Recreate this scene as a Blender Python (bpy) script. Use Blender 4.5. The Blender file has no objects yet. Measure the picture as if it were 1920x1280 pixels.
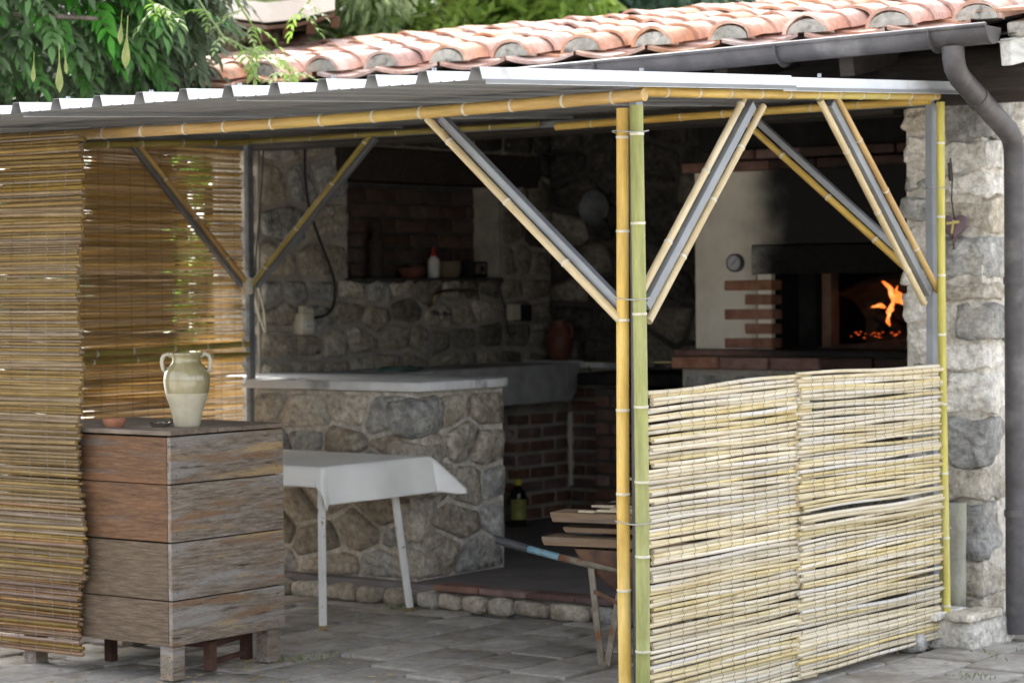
import bpy, bmesh, math, random
from mathutils import Vector, Matrix, noise
import numpy as np
rad = math.radians
S = bpy.context.scene
COL = S.collection
RNG = random.Random(7)

# ------------------------------------------------------------------ camera, sky, sun, exposure
CAM = Vector((4.64509725, -6.99072799, 1.55))
RT = Vector((0.80352717, 0.59520007, -0.00899785))
UP = Vector((-0.0066942, 0.02414985, 0.99968594))
FW = Vector((-0.59523043, 0.80321458, -0.02338945))
cd = bpy.data.cameras.new('camera')
cd.sensor_width = 36.0
cd.lens = 4490.0 / 1920 * 36
cd.clip_start = 0.1
cd.clip_end = 500
cd.dof.use_dof = True
cd.dof.focus_distance = 8.6
cd.dof.aperture_fstop = 3.4
cam = bpy.data.objects.new('camera', cd)
COL.objects.link(cam)
cam.matrix_world = Matrix(((RT.x, UP.x, -FW.x, CAM.x), (RT.y, UP.y, -FW.y, CAM.y), (RT.z, UP.z, -FW.z, CAM.z), (0, 0, 0, 1)))
S.camera = cam

SUN_EL, SUN_AZ = rad(42), rad(-118)          # azimuth clockwise from -Y towards +X
sun_dir = Vector((math.sin(SUN_AZ) * math.cos(SUN_EL), -math.cos(SUN_AZ) * math.cos(SUN_EL), math.sin(SUN_EL)))
W = bpy.data.worlds.new('World')
S.world = W
W.use_nodes = True
nt = W.node_tree
nt.nodes.clear()
sky = nt.nodes.new('ShaderNodeTexSky')
sky.sky_type = 'NISHITA'
sky.sun_disc = False
sky.sun_elevation = SUN_EL
sky.sun_rotation = math.pi - SUN_AZ
sky.dust_density = 4.0
sky.ozone_density = 1.0
hs = nt.nodes.new('ShaderNodeHueSaturation')
hs.inputs['Saturation'].default_value = 0.32
bg = nt.nodes.new('ShaderNodeBackground')
bg.inputs['Strength'].default_value = 0.15
wo = nt.nodes.new('ShaderNodeOutputWorld')
nt.links.new(sky.outputs[0], hs.inputs['Color'])
nt.links.new(hs.outputs[0], bg.inputs['Color'])
nt.links.new(bg.outputs[0], wo.inputs['Surface'])
sl = bpy.data.lights.new('sun', 'SUN')
sl.energy = 2.0
sl.angle = rad(3)
sl.color = (1.0, 0.975, 0.94)
so = bpy.data.objects.new('sun', sl)
COL.objects.link(so)
so.rotation_euler = (-sun_dir).to_track_quat('-Z', 'Y').to_euler()

S.view_settings.view_transform = 'Standard'
S.view_settings.look = 'None'
S.view_settings.exposure = 2.28
S.view_settings.gamma = 1.0
S.view_settings.use_curve_mapping = False
S.render.engine = 'CYCLES'
S.cycles.max_bounces = 8
S.cycles.diffuse_bounces = 5
S.cycles.use_denoising = True
S.cycles.sample_clamp_indirect = 6

# ------------------------------------------------------------------ helpers
def ray(x, y):
    return FW + RT * ((x - 960) / 4490.0) - UP * ((y - 640) / 4490.0)
def on_y(x, y, Y):
    d = ray(x, y); return CAM + d * ((Y - CAM.y) / d.y)
def on_x(x, y, X):
    d = ray(x, y); return CAM + d * ((X - CAM.x) / d.x)
def on_z(x, y, Z):
    d = ray(x, y); return CAM + d * ((Z - CAM.z) / d.z)

def ramp(nt, cols):
    r = nt.nodes.new('ShaderNodeValToRGB')
    e = r.color_ramp.elements
    n = len(cols)
    while len(e) < n:
        e.new(0.5)
    for i, c in enumerate(cols):
        if len(c) == 4:
            p, c = c[0], c[1:]
        else:
            p = 0.28 + 0.44 * i / max(1, n - 1)
        e[i].position = p
        e[i].color = (c[0], c[1], c[2], 1)
    return r

def pm(name, cols, scale=6, stretch=(1, 1, 1), rough=0.8, bump=0.3, bscale=60, bdist=0.004, rnd=0.2, spec=0.35, metal=0.0,
       trans=0.0, detail=6, emit=None, estr=0.0, hue=0.0, coat=0.0, blotch=None, bstretch=None, spk=None):
    m = bpy.data.materials.new(name)
    m.use_nodes = True
    t = m.node_tree
    N, L = t.nodes, t.links
    b = N['Principled BSDF']
    tc = N.new('ShaderNodeTexCoord')
    oi = N.new('ShaderNodeObjectInfo')
    off = N.new('ShaderNodeVectorMath'); off.operation = 'MULTIPLY'
    comb = N.new('ShaderNodeCombineXYZ')
    for k in range(3):
        L.new(oi.outputs['Random'], comb.inputs[k])
    off.inputs[1].default_value = (13.1, 7.7, 19.3)
    L.new(comb.outputs[0], off.inputs[0])
    add = N.new('ShaderNodeVectorMath'); add.operation = 'ADD'
    L.new(tc.outputs['Object'], add.inputs[0]); L.new(off.outputs[0], add.inputs[1])
    mp = N.new('ShaderNodeMapping')
    mp.inputs['Scale'].default_value = stretch
    L.new(add.outputs[0], mp.inputs['Vector'])
    no = N.new('ShaderNodeTexNoise')
    no.inputs['Scale'].default_value = scale
    no.inputs['Detail'].default_value = detail
    no.inputs['Roughness'].default_value = 0.62
    L.new(mp.outputs[0], no.inputs['Vector'])
    r = ramp(t, cols)
    L.new(no.outputs[0], r.inputs[0])
    col = r.outputs[0]
    if blotch:                      # (colour, scale, lo, hi): patches with a shape of their own
        for (bc, bs, lo, hi) in blotch:
            n3 = N.new('ShaderNodeTexNoise'); n3.inputs['Scale'].default_value = bs; n3.inputs['Detail'].default_value = 5
            L.new(mp.outputs[0], n3.inputs['Vector'])
            mr = N.new('ShaderNodeMapRange'); mr.inputs[1].default_value = lo; mr.inputs[2].default_value = hi
            L.new(n3.outputs[0], mr.inputs[0])
            mx = N.new('ShaderNodeMix'); mx.data_type = 'RGBA'
            L.new(mr.outputs[0], mx.inputs[0]); L.new(col, mx.inputs[6]); mx.inputs[7].default_value = (*bc, 1)
            col = mx.outputs[2]
    if spk:                         # fine grain: (scale, darkest, lightest)
        n4 = N.new('ShaderNodeTexNoise'); n4.inputs['Scale'].default_value = spk[0]; n4.inputs['Detail'].default_value = 6; n4.inputs['Roughness'].default_value = .75
        L.new(mp.outputs[0], n4.inputs['Vector'])
        m4 = N.new('ShaderNodeMapRange'); m4.inputs[1].default_value = .32; m4.inputs[2].default_value = .68; m4.inputs[3].default_value = spk[1]; m4.inputs[4].default_value = spk[2]
        L.new(n4.outputs[0], m4.inputs[0])
        vm = N.new('ShaderNodeVectorMath'); vm.operation = 'SCALE'
        L.new(col, vm.inputs[0]); L.new(m4.outputs[0], vm.inputs['Scale'])
        col = vm.outputs[0]
    if rnd or hue:
        hsv = N.new('ShaderNodeHueSaturation')
        mr = N.new('ShaderNodeMapRange')
        mr.inputs[3].default_value = 1 - rnd; mr.inputs[4].default_value = 1 + rnd
        L.new(oi.outputs['Random'], mr.inputs[0])
        L.new(mr.outputs[0], hsv.inputs['Value'])
        if hue:
            ma = N.new('ShaderNodeMath'); ma.operation = 'MULTIPLY'; ma.inputs[1].default_value = 7.13
            fr = N.new('ShaderNodeMath'); fr.operation = 'FRACT'
            L.new(oi.outputs['Random'], ma.inputs[0]); L.new(ma.outputs[0], fr.inputs[0])
            m2 = N.new('ShaderNodeMapRange'); m2.inputs[3].default_value = 0.5 - hue; m2.inputs[4].default_value = 0.5 + hue
            L.new(fr.outputs[0], m2.inputs[0]); L.new(m2.outputs[0], hsv.inputs['Hue'])
            m3 = N.new('ShaderNodeMapRange'); m3.inputs[3].default_value = 0.6; m3.inputs[4].default_value = 1.15
            L.new(fr.outputs[0], m3.inputs[0]); L.new(m3.outputs[0], hsv.inputs['Saturation'])
        L.new(col, hsv.inputs['Color'])
        col = hsv.outputs[0]
    L.new(col, b.inputs['Base Color'])
    b.inputs['Roughness'].default_value = rough
    b.inputs['Specular IOR Level'].default_value = spec
    b.inputs['Metallic'].default_value = metal
    b.inputs['Coat Weight'].default_value = coat
    if emit:
        b.inputs['Emission Color'].default_value = (*emit, 1); b.inputs['Emission Strength'].default_value = estr
    if bump:
        n2 = N.new('ShaderNodeTexNoise'); n2.inputs['Scale'].default_value = bscale; n2.inputs['Detail'].default_value = 8
        mp2 = N.new('ShaderNodeMapping'); mp2.inputs['Scale'].default_value = bstretch or stretch
        L.new(add.outputs[0], mp2.inputs['Vector']); L.new(mp2.outputs[0], n2.inputs['Vector'])
        bp = N.new('ShaderNodeBump'); bp.inputs['Strength'].default_value = bump; bp.inputs['Distance'].default_value = bdist
        L.new(n2.outputs[0], bp.inputs['Height']); L.new(bp.outputs[0], b.inputs['Normal'])
    if trans:
        tr = N.new('ShaderNodeBsdfTranslucent'); L.new(col, tr.inputs['Color'])
        ms = N.new('ShaderNodeMixShader'); ms.inputs[0].default_value = trans
        L.new(b.outputs[0], ms.inputs[1]); L.new(tr.outputs[0], ms.inputs[2])
        L.new(ms.outputs[0], N['Material Output'].inputs['Surface'])
    return m

class MB:
    def __init__(s):
        s.v, s.f, s.m = [], [], []
    def add(s, vs, fs, mi=0):
        o = len(s.v)
        s.v += [tuple(v) for v in vs]
        s.f += [tuple(i + o for i in f) for f in fs]
        s.m += [mi] * len(fs)
        return s
    def box(s, a, b, mi=0, M=None):
        x0, y0, z0 = a; x1, y1, z1 = b
        vs = [Vector(p) for p in ((x0, y0, z0), (x1, y0, z0), (x1, y1, z0), (x0, y1, z0), (x0, y0, z1), (x1, y0, z1), (x1, y1, z1), (x0, y1, z1))]
        if M: vs = [M @ v for v in vs]
        return s.add(vs, ((0, 3, 2, 1), (4, 5, 6, 7), (0, 1, 5, 4), (1, 2, 6, 5), (2, 3, 7, 6), (3, 0, 4, 7)), mi)
    def prism(s, poly, axis, a, b, mi=0):
        """poly of 2-D points swept along an axis ('x','y','z') from a to b"""
        def P(p, t):
            return {'x': (t, p[0], p[1]), 'y': (p[0], t, p[1]), 'z': (p[0], p[1], t)}[axis]
        n = len(poly)
        vs = [P(p, a) for p in poly] + [P(p, b) for p in poly]
        fs = [tuple(range(n))[::-1], tuple(range(n, 2 * n))] + [(i, (i + 1) % n, n + (i + 1) % n, n + i) for i in range(n)]
        return s.add(vs, fs, mi)
    def tube(s, path, r, n=8, mi=0, caps=True, mis=None):
        path = [Vector(p) for p in path]
        rs = r if isinstance(r, (list, tuple)) else [r] * len(path)
        rings = []; ref = None
        for i, p in enumerate(path):
            d = (path[min(i + 1, len(path) - 1)] - path[max(i - 1, 0)]).normalized()
            if ref is None:
                ref = Vector((0, 0, 1)) if abs(d.z) < 0.9 else Vector((1, 0, 0))
            a = d.cross(ref).normalized(); bb = d.cross(a).normalized(); ref = -bb if False else a.cross(d)
            rings.append([p + (a * math.cos(2 * math.pi * k / n) + bb * math.sin(2 * math.pi * k / n)) * rs[i] for k in range(n)])
        o = len(s.v)
        for rg in rings: s.v += [tuple(v) for v in rg]
        for i in range(len(path) - 1):
            for k in range(n):
                s.f.append((o + i * n + k, o + i * n + (k + 1) % n, o + (i + 1) * n + (k + 1) % n, o + (i + 1) * n + k))
                s.m.append(mis[i] if mis else mi)
        if caps:
            s.f.append(tuple(o + k for k in range(n))[::-1]); s.m.append(mi)
            s.f.append(tuple(o + (len(path) - 1) * n + k for k in range(n))); s.m.append(mi)
        return s
    def bar(s, p0, p1, w, h, mi=0, up=(0, 0, 1)):
        p0, p1 = Vector(p0), Vector(p1)
        d = (p1 - p0); L = d.length; d.normalize()
        u = Vector(up)
        if abs(d.dot(u)) > 0.95: u = Vector((0, 1, 0))
        a = d.cross(u).normalized(); c = a.cross(d)
        M = Matrix(((a.x, d.x, c.x, p0.x), (a.y, d.y, c.y, p0.y), (a.z, d.z, c.z, p0.z), (0, 0, 0, 1)))
        return s.box((-w / 2, 0, -h / 2), (w / 2, L, h / 2), mi, M)
    def lathe(s, prof, c=(0, 0, 0), n=28, mi=0, mis=None):
        o = len(s.v)
        for r, z in prof:
            for k in range(n):
                a = 2 * math.pi * k / n
                s.v.append((c[0] + r * math.cos(a), c[1] + r * math.sin(a), c[2] + z))
        for i in range(len(prof) - 1):
            for k in range(n):
                s.f.append((o + i * n + k, o + i * n + (k + 1) % n, o + (i + 1) * n + (k + 1) % n, o + (i + 1) * n + k))
                s.m.append(mis[i] if mis else mi)
        return s
    def mesh(s, name, mats, smooth=False, bevel=0.0, seg=2):
        me = bpy.data.meshes.new(name)
        me.from_pydata(s.v, [], s.f)
        for m in (mats if isinstance(mats, (list, tuple)) else [mats]): me.materials.append(m)
        if len(set(s.m)) > 1: me.polygons.foreach_set('material_index', s.m)
        if bevel:
            bm = bmesh.new(); bm.from_mesh(me)
            bmesh.ops.remove_doubles(bm, verts=bm.verts, dist=1e-5)
            bmesh.ops.recalc_face_normals(bm, faces=bm.faces)
            bmesh.ops.bevel(bm, geom=[e for e in bm.edges if len(e.link_faces) == 2 and e.calc_face_angle(0) > 0.5], offset=bevel, segments=seg, affect='EDGES', profile=0.5)
            bm.to_mesh(me); bm.free()
        if smooth is True:
            me.polygons.foreach_set('use_smooth', [True] * len(me.polygons))
        elif smooth:
            me.polygons.foreach_set('use_smooth', [True] * len(me.polygons))
            me.set_sharp_from_angle(angle=rad(smooth))
        me.update()
        return me

WM = {}
def link(name, me, parent=None, M=None):
    o = bpy.data.objects.new(name, me)
    COL.objects.link(o)
    M = M or Matrix.Identity(4)
    if parent is not None:
        o.parent = parent
        o.matrix_parent_inverse = WM[parent.name].inverted()
    o.matrix_basis = M
    WM[o.name] = M.copy()
    return o
def thing(name, label, cat, loc=(0, 0, 0), group=None):
    o = link(name, None, None, Matrix.Translation(loc))
    o.empty_display_size = 0.1
    o['label'] = label; o['category'] = cat
    if group: o['group'] = group
    return o
def tag(o, label, cat, group=None):
    o['label'] = label; o['category'] = cat
    if group: o['group'] = group
    return o
def kind(o, k): o['kind'] = k; return o
def frame(o, u, v, n):
    return Matrix(((u[0], v[0], n[0], o[0]), (u[1], v[1], n[1], o[1]), (u[2], v[2], n[2], o[2]), (0, 0, 0, 1)))

# ------------------------------------------------------------------ materials
M = {}
M['paver'] = pm('paver stone', [(.22, .203, .182), (.305, .285, .257), (.4, .375, .34)], 7, rnd=.22, bump=.5, bscale=50, bdist=.006, spk=(22, .75, 1.2), blotch=[((.2, .17, .13), 3, .52, .7), ((.09, .085, .075), 6, .64, .78)])
M['soil'] = pm('pale bounce ground', [(.34, .31, .265), (.44, .41, .36), (.52, .49, .44)], 20, rnd=0, bump=.8, bscale=70, bdist=.01)  # ground beyond the paving, made pale to bounce light under the canopy
M['joint_soil'] = pm('joint soil', [(.05, .042, .032), (.09, .078, .06), (.14, .12, .09)], 18, rnd=0, bump=.8, bscale=60, bdist=.01)
M['floor'] = pm('dark floor', [(.125, .112, .115), (.165, .15, .152), (.21, .193, .19)], 5, rnd=0, bump=.2, bscale=40, rough=.65, blotch=[((.2, .18, .17), 9, .6, .75)])
M['mortar'] = pm('lime mortar', [(.44, .405, .345), (.56, .52, .455), (.65, .61, .545)], 14, rnd=0, bump=.9, bscale=55, bdist=.012, spk=(28, .7, 1.25))
M['mortar_dark'] = pm('old mortar', [(.25, .228, .19), (.34, .312, .268), (.44, .41, .355)], 10, rnd=0, bump=.9, bscale=50, bdist=.012)
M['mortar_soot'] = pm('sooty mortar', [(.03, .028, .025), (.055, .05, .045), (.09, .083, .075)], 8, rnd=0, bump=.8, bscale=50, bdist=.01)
sb = dict(bump=1.0, bscale=22, bdist=.03, rough=.92, detail=10, spec=.2, spk=(30, .55, 1.4))
M['stone_grey'] = pm('grey stone', [(.2, .197, .188), (.33, .323, .306), (.48, .47, .445)], 9, rnd=.2, blotch=[((.44, .41, .35), 5, .56, .72), ((.12, .12, .12), 13, .62, .8)], **sb)
M['stone_tan'] = pm('tan stone', [(.35, .308, .24), (.49, .44, .36), (.61, .565, .485)], 9, rnd=.18, blotch=[((.3, .29, .27), 4, .53, .7), ((.4, .28, .16), 6, .66, .8)], **sb)
M['stone_brown'] = pm('brown stone', [(.23, .196, .15), (.355, .31, .248), (.48, .43, .355)], 9, rnd=.2, blotch=[((.34, .24, .13), 6, .62, .8), ((.42, .39, .34), 4, .58, .75)], **sb)
M['stone_pale'] = pm('pale stone', [(.52, .49, .435), (.66, .63, .57), (.75, .72, .665)], 9, rnd=.15, blotch=[((.45, .34, .25), 4, .58, .8)], **sb)
M['stone_soot'] = pm('sooty stone', [(.028, .026, .024), (.06, .054, .048), (.1, .09, .08)], 8, rnd=.3, **sb)
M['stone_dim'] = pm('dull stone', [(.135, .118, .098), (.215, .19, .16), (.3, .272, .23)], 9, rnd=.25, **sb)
M['brick'] = pm('brick', [(.16, .07, .045), (.27, .12, .075), (.36, .18, .12)], 12, rnd=.25, bump=.7, bscale=60, bdist=.006, hue=.01, blotch=[((.36, .3, .26), 9, .62, .8)])
M['brick_dark'] = pm('dark brick', [(.1, .05, .04), (.16, .08, .062), (.22, .125, .098)], 12, rnd=.3, bump=.7, bscale=60, bdist=.006, hue=.012, blotch=[((.2, .17, .15), 9, .64, .85)])
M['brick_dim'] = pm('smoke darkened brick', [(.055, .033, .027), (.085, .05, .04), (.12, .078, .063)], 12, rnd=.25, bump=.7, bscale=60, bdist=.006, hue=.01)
M['brick_soot'] = pm('sooty brick', [(.02, .015, .013), (.045, .026, .02), (.08, .04, .03)], 12, rnd=.3, bump=.7, bscale=60, bdist=.006)
M['soot'] = pm('soot', [(.008, .008, .008), (.016, .015, .015), (.026, .025, .024)], 8, rnd=.1, bump=.5, bscale=40, rough=.95, spec=.1)
M['dark_wood'] = pm('dark timber', [(.018, .014, .011), (.032, .025, .02), (.055, .044, .036)], 6, stretch=(1, 8, 8), rnd=.15, bump=.5, bscale=20)
M['tile'] = pm('terracotta tile', [(.37, .18, .12), (.49, .265, .185), (.57, .35, .27)], 9, rnd=.14, bump=.5, bscale=60, hue=.008, spk=(24, .75, 1.2), blotch=[((.64, .49, .41), 5, .5, .72), ((.27, .22, .18), 16, .62, .78)])
M['plug'] = pm('mortar plug', [(.23, .22, .19), (.34, .325, .285), (.45, .43, .385)], 25, rnd=.15, bump=1, bscale=40, bdist=.012, blotch=[((.1, .095, .08), 20, .55, .7)])
M['gutter'] = pm('brown grey gutter', [(.045, .041, .043), (.07, .064, .066), (.1, .092, .094)], 6, rnd=0, bump=.15, rough=.5, spec=.45, spk=(18, .8, 1.2), blotch=[((.16, .15, .148), 5, .56, .74)])
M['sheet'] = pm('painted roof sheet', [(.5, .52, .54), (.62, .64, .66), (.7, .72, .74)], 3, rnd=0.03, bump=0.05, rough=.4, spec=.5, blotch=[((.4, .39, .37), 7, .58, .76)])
M['sheet_under'] = pm('shaded sheet underside', [(.16, .165, .17), (.2, .205, .21), (.24, .245, .25)], 4, stretch=(8, .6, 1), rnd=0.04, bump=0.05, rough=.5, spec=.4)  # white sheet seen from below: its shade is put into this grey
M['steel'] = pm('galvanised steel', [(.17, .185, .205), (.225, .242, .265), (.28, .3, .325)], 5, rnd=.1, bump=.05, rough=.36, spec=.5, metal=.5)
M['steel_mid'] = pm('dull steel', [(.09, .095, .105), (.13, .138, .15), (.18, .19, .2)], 20, rnd=.1, bump=.05, rough=.5, metal=.2)
M['steel_dark'] = pm('dark steel', [(.03, .032, .035), (.05, .053, .057), (.075, .078, .082)], 12, rnd=.1, bump=.1, rough=.5, metal=.2)
bamb = dict(bump=.15, bscale=30, stretch=(1, 1, .12), rough=.45, spec=.35, detail=5, spk=(34, .72, 1.15))
M['bamboo_yellow'] = pm('yellow bamboo', [(.5, .3, .06), (.62, .41, .1), (.68, .5, .17)], 14, rnd=.06, blotch=[((.55, .5, .13), 5, .54, .76), ((.66, .54, .33), 8, .64, .8)], **bamb)
M['bamboo_green'] = pm('green bamboo', [(.23, .245, .07), (.32, .33, .115), (.41, .4, .185)], 12, rnd=.08, blotch=[((.5, .42, .13), 4, .56, .76)], **bamb)
M['bamboo_olive'] = pm('olive bamboo', [(.38, .33, .06), (.5, .44, .1), (.56, .5, .17)], 12, rnd=.08, blotch=[((.36, .38, .06), 4, .52, .76)], **bamb)
M['bamboo_tan'] = pm('tan bamboo', [(.36, .2, .07), (.5, .32, .13), (.6, .44, .23)], 14, rnd=.12, blotch=[((.5, .36, .1), 4, .5, .7)], **bamb)
M['bamboo_pale'] = pm('pale dry bamboo', [(.5, .38, .2), (.62, .5, .3), (.7, .6, .42)], 14, rnd=.08, **bamb)
M['bamboo_dim'] = pm('dull bamboo', [(.2, .15, .04), (.3, .24, .06), (.4, .32, .12)], 14, rnd=.12, **bamb)
M['node'] = pm('bamboo joint', [(.42, .38, .27), (.6, .56, .46), (.7, .67, .58)], 40, rnd=.05, bump=.3)
M['reed'] = pm('straw reed', [(.46, .35, .17), (.61, .5, .28), (.7, .61, .4)], 14, stretch=(1, .35, 1), rnd=.16, bump=.2, hue=.004, rough=.5, spec=.4, trans=.06, blotch=[((.66, .61, .53), 3, .5, .66), ((.3, .2, .09), 9, .66, .8)])
M['reed_brown'] = pm('brown reed', [(.18, .108, .034), (.265, .17, .057), (.36, .25, .1)], 14, stretch=(1, .35, 1), rnd=.26, bump=.2, hue=.006, rough=.5, trans=.34, blotch=[((.42, .32, .16), 3, .66, .82)])
M['reed_side'] = pm('backlit reed', [(.44, .32, .16), (.55, .42, .23), (.64, .52, .33)], 14, stretch=(1, .35, 1), rnd=.2, bump=.2, hue=.006, rough=.5, trans=.72)
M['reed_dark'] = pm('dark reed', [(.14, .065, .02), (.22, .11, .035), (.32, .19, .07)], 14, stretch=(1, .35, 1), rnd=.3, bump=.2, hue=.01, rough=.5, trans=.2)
M['wire'] = pm('binding wire', [(.02, .018, .015), (.035, .03, .028)], 20, rnd=0, bump=0, rough=.6)
M['wire_pale'] = pm('pale nylon thread', [(.3, .29, .26), (.4, .39, .36)], 20, rnd=0, bump=0, rough=.6)
wd = dict(rough=.75, bump=.5, bscale=14, bdist=.004)
M['crate_grey'] = pm('weathered board', [(.09, .064, .045), (.21, .168, .128), (.33, .285, .24)], 9, stretch=(13, 1.3, 13), rnd=.1, spk=(26, .65, 1.2), bstretch=(10, .5, 30), blotch=[((.28, .258, .24), 1.3, .5, .64), ((.4, .28, .14), 1.5, .57, .68), ((.22, .13, .075), 1.9, .56, .68), ((.05, .038, .03), 3.4, .63, .74)], **wd)
M['crate_brown'] = pm('brown board', [(.075, .037, .018), (.14, .072, .035), (.21, .115, .06)], 9, stretch=(1.1, 13, 13), spk=(26, .65, 1.2), rnd=.12, bstretch=(.6, 10, 30), blotch=[((.22, .1, .045), 1.5, .56, .7), ((.13, .1, .08), 2.1, .56, .68)], **wd)
M['crate_dull'] = pm('dull brown board', [(.075, .05, .03), (.135, .094, .06), (.2, .147, .1)], 9, stretch=(1.1, 13, 13), spk=(26, .65, 1.2), rnd=.08, bstretch=(.6, 10, 30), **wd)
M['crate_top'] = pm('dark lid', [(.1, .075, .055), (.17, .13, .1), (.25, .2, .16)], 6, stretch=(1, 5, 5), rnd=.1, **wd)
M['plank'] = pm('sawn plank', [(.1, .065, .038), (.165, .11, .068), (.235, .165, .108)], 5, stretch=(.6, 8, 8), rnd=.22, bstretch=(.6, 14, 30), blotch=[((.15, .125, .105), 2.4, .5, .7)], **wd)
M['splinter'] = pm('split wood', [(.34, .26, .17), (.44, .37, .27), (.52, .46, .37)], 9, rnd=.15, bump=.3)
M['stand_wood'] = pm('red brown wood', [(.05, .025, .018), (.085, .042, .03), (.12, .065, .045)], 8, rnd=.1, bump=.3)
M['cloth'] = pm('white oilcloth', [(.77, .765, .73), (.82, .815, .78), (.85, .845, .81)], 3, rnd=0, bump=.08, bscale=20, rough=.42, spec=.4)
M['white_paint'] = pm('white painted steel', [(.72, .72, .7), (.79, .79, .77), (.83, .83, .81)], 12, rnd=0, bump=.1, rough=.45, blotch=[((.35, .24, .15), 40, .64, .7)])
M['marble'] = pm('marble', [(.55, .555, .555), (.66, .665, .665), (.74, .745, .74)], 5, stretch=(1, 2.4, 1), rnd=0, bump=.1, rough=.4, blotch=[((.34, .345, .35), 4, .56, .66)])
M['concrete'] = pm('grey stone sink', [(.2, .2, .198), (.29, .29, .285), (.38, .38, .37)], 8, rnd=0, bump=.6, bscale=70, bdist=.006)
M['plaster'] = pm('old plaster', [(.6, .555, .46), (.7, .655, .56), (.76, .725, .64)], 5, rnd=0, bump=.4, bscale=30, bdist=.006)
M['ceramic_cream'] = pm('cream glaze', [(.34, .31, .22), (.43, .395, .295), (.49, .46, .36)], 10, rnd=0, bump=.15, bscale=14, rough=.3, spec=.5, blotch=[((.38, .34, .24), 16, .62, .75)])
M['ceramic_honey'] = pm('honey glaze', [(.2, .17, .085), (.28, .245, .135), (.36, .33, .22)], 16, stretch=(1, 1, .22), rnd=0, bump=.1, rough=.14, spec=.6, coat=.4)
M['terracotta'] = pm('terracotta clay', [(.28, .12, .065), (.38, .17, .1), (.46, .22, .13)], 14, rnd=0, bump=.3)
M['terracotta_dark'] = pm('dark red clay', [(.09, .035, .025), (.14, .05, .035), (.19, .075, .05)], 14, rnd=.1, bump=.2, rough=.5)
M['chrome'] = pm('bright metal', [(.5, .5, .5), (.6, .6, .6)], 8, rnd=0, bump=0, rough=.22, metal=1)
M['brass'] = pm('brass pipe', [(.35, .28, .16), (.48, .4, .24)], 12, rnd=0, bump=0, rough=.3, metal=1)
M['ivory'] = pm('ivory plastic', [(.48, .44, .34), (.54, .5, .4), (.58, .55, .45)], 12, rnd=0, bump=.05, rough=.4)
M['white_plastic'] = pm('white plastic', [(.55, .55, .53), (.62, .62, .6)], 12, rnd=0, bump=0, rough=.4)
M['black_plastic'] = pm('black rubber', [(.012, .012, .012), (.02, .02, .02)], 12, rnd=0, bump=0, rough=.5)
M['red_plastic'] = pm('red plastic', [(.4, .03, .03), (.5, .05, .05)], 12, rnd=0, bump=0, rough=.4)
M['dark_glass'] = pm('dark bottle glass', [(.008, .01, .007), (.014, .018, .012)], 12, rnd=0, bump=0, rough=.12, spec=.6)
M['yellow_plastic'] = pm('yellow cap', [(.7, .58, .03), (.8, .68, .06)], 12, rnd=0, bump=0, rough=.4)
M['bottle_label'] = pm('olive paper label', [(.2, .2, .05), (.3, .3, .08), (.4, .4, .15)], 60, stretch=(.25, .25, 1), rnd=0, bump=0, rough=.5, detail=2)
M['rust'] = pm('rusty steel', [(.05, .028, .02), (.09, .05, .033), (.16, .085, .05)], 14, rnd=.1, bump=.5, bscale=60, rough=.8)
M['rust_grey'] = pm('rusty grey steel', [(.11, .09, .065), (.19, .165, .125), (.26, .235, .19)], 18, rnd=.1, bump=.4, rough=.75, blotch=[((.16, .07, .03), 14, .55, .68)])
M['blue_paint'] = pm('flaking blue paint', [(.1, .2, .25), (.15, .28, .34), (.21, .35, .41)], 14, rnd=0, bump=.3, rough=.6, blotch=[((.14, .12, .09), 16, .58, .68)])
M['heart'] = pm('aubergine painted heart', [(.095, .06, .07), (.13, .085, .1), (.16, .11, .125)], 8, rnd=0, bump=.1, rough=.35, spec=.5)
M['straw_bow'] = pm('raffia', [(.5, .4, .12), (.6, .5, .2)], 20, rnd=0, bump=.2)
M['rope'] = pm('dark cord', [(.06, .055, .05), (.1, .09, .08)], 20, rnd=0, bump=.2)
M['slab'] = pm('mossy stone slab', [(.26, .25, .2), (.34, .33, .27), (.42, .41, .34)], 7, rnd=0, bump=.7, bscale=50, bdist=.008, blotch=[((.3, .31, .13), 4, .5, .7)])
lf = dict(rough=.5, spec=.25, bump=0)
M['leaf'] = pm('wisteria leaf', [(.04, .105, .02), (.07, .17, .035), (.12, .24, .06)], 3, rnd=.4, hue=.02, trans=.3, **lf)
M['leaf_young'] = pm('young leaf', [(.16, .26, .04), (.24, .36, .07), (.32, .44, .11)], 3, rnd=.2, hue=.01, trans=.35, **lf)
M['leaf_olive'] = pm('grey green leaf', [(.13, .19, .08), (.23, .3, .14), (.36, .42, .22)], 2.2, rnd=.1, trans=.5, **lf)
M['leaf_lime'] = pm('light green leaf', [(.15, .25, .04), (.28, .41, .08), (.48, .54, .15)], 1.8, rnd=.1, trans=.5, **lf)
M['leaf_blue'] = pm('dark green leaf', [(.06, .11, .07), (.11, .18, .115), (.2, .28, .19)], 2.2, rnd=.1, trans=.25, **lf)
M['pod'] = pm('seed pod', [(.1, .13, .035), (.15, .17, .05), (.2, .2, .075)], 14, rnd=.15, bump=.2)
M['bark'] = pm('bark', [(.07, .055, .04), (.13, .105, .08), (.2, .165, .13)], 10, stretch=(3, 3, .6), rnd=.1, bump=1, bscale=30, bdist=.01)
M['tarp'] = pm('pale tarpaulin', [(.6, .57, .52), (.7, .67, .61), (.76, .73, .68)], 4, rnd=0, bump=.3, bscale=8, bdist=.02)
M['awning_wood'] = pm('brown rafter', [(.055, .03, .018), (.09, .05, .032), (.13, .08, .05)], 8, rnd=.15, bump=.3)
M['orange_wood'] = pm('orange brown wood', [(.24, .11, .04), (.33, .16, .06), (.4, .22, .09)], 8, rnd=.1, bump=.3)
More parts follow.
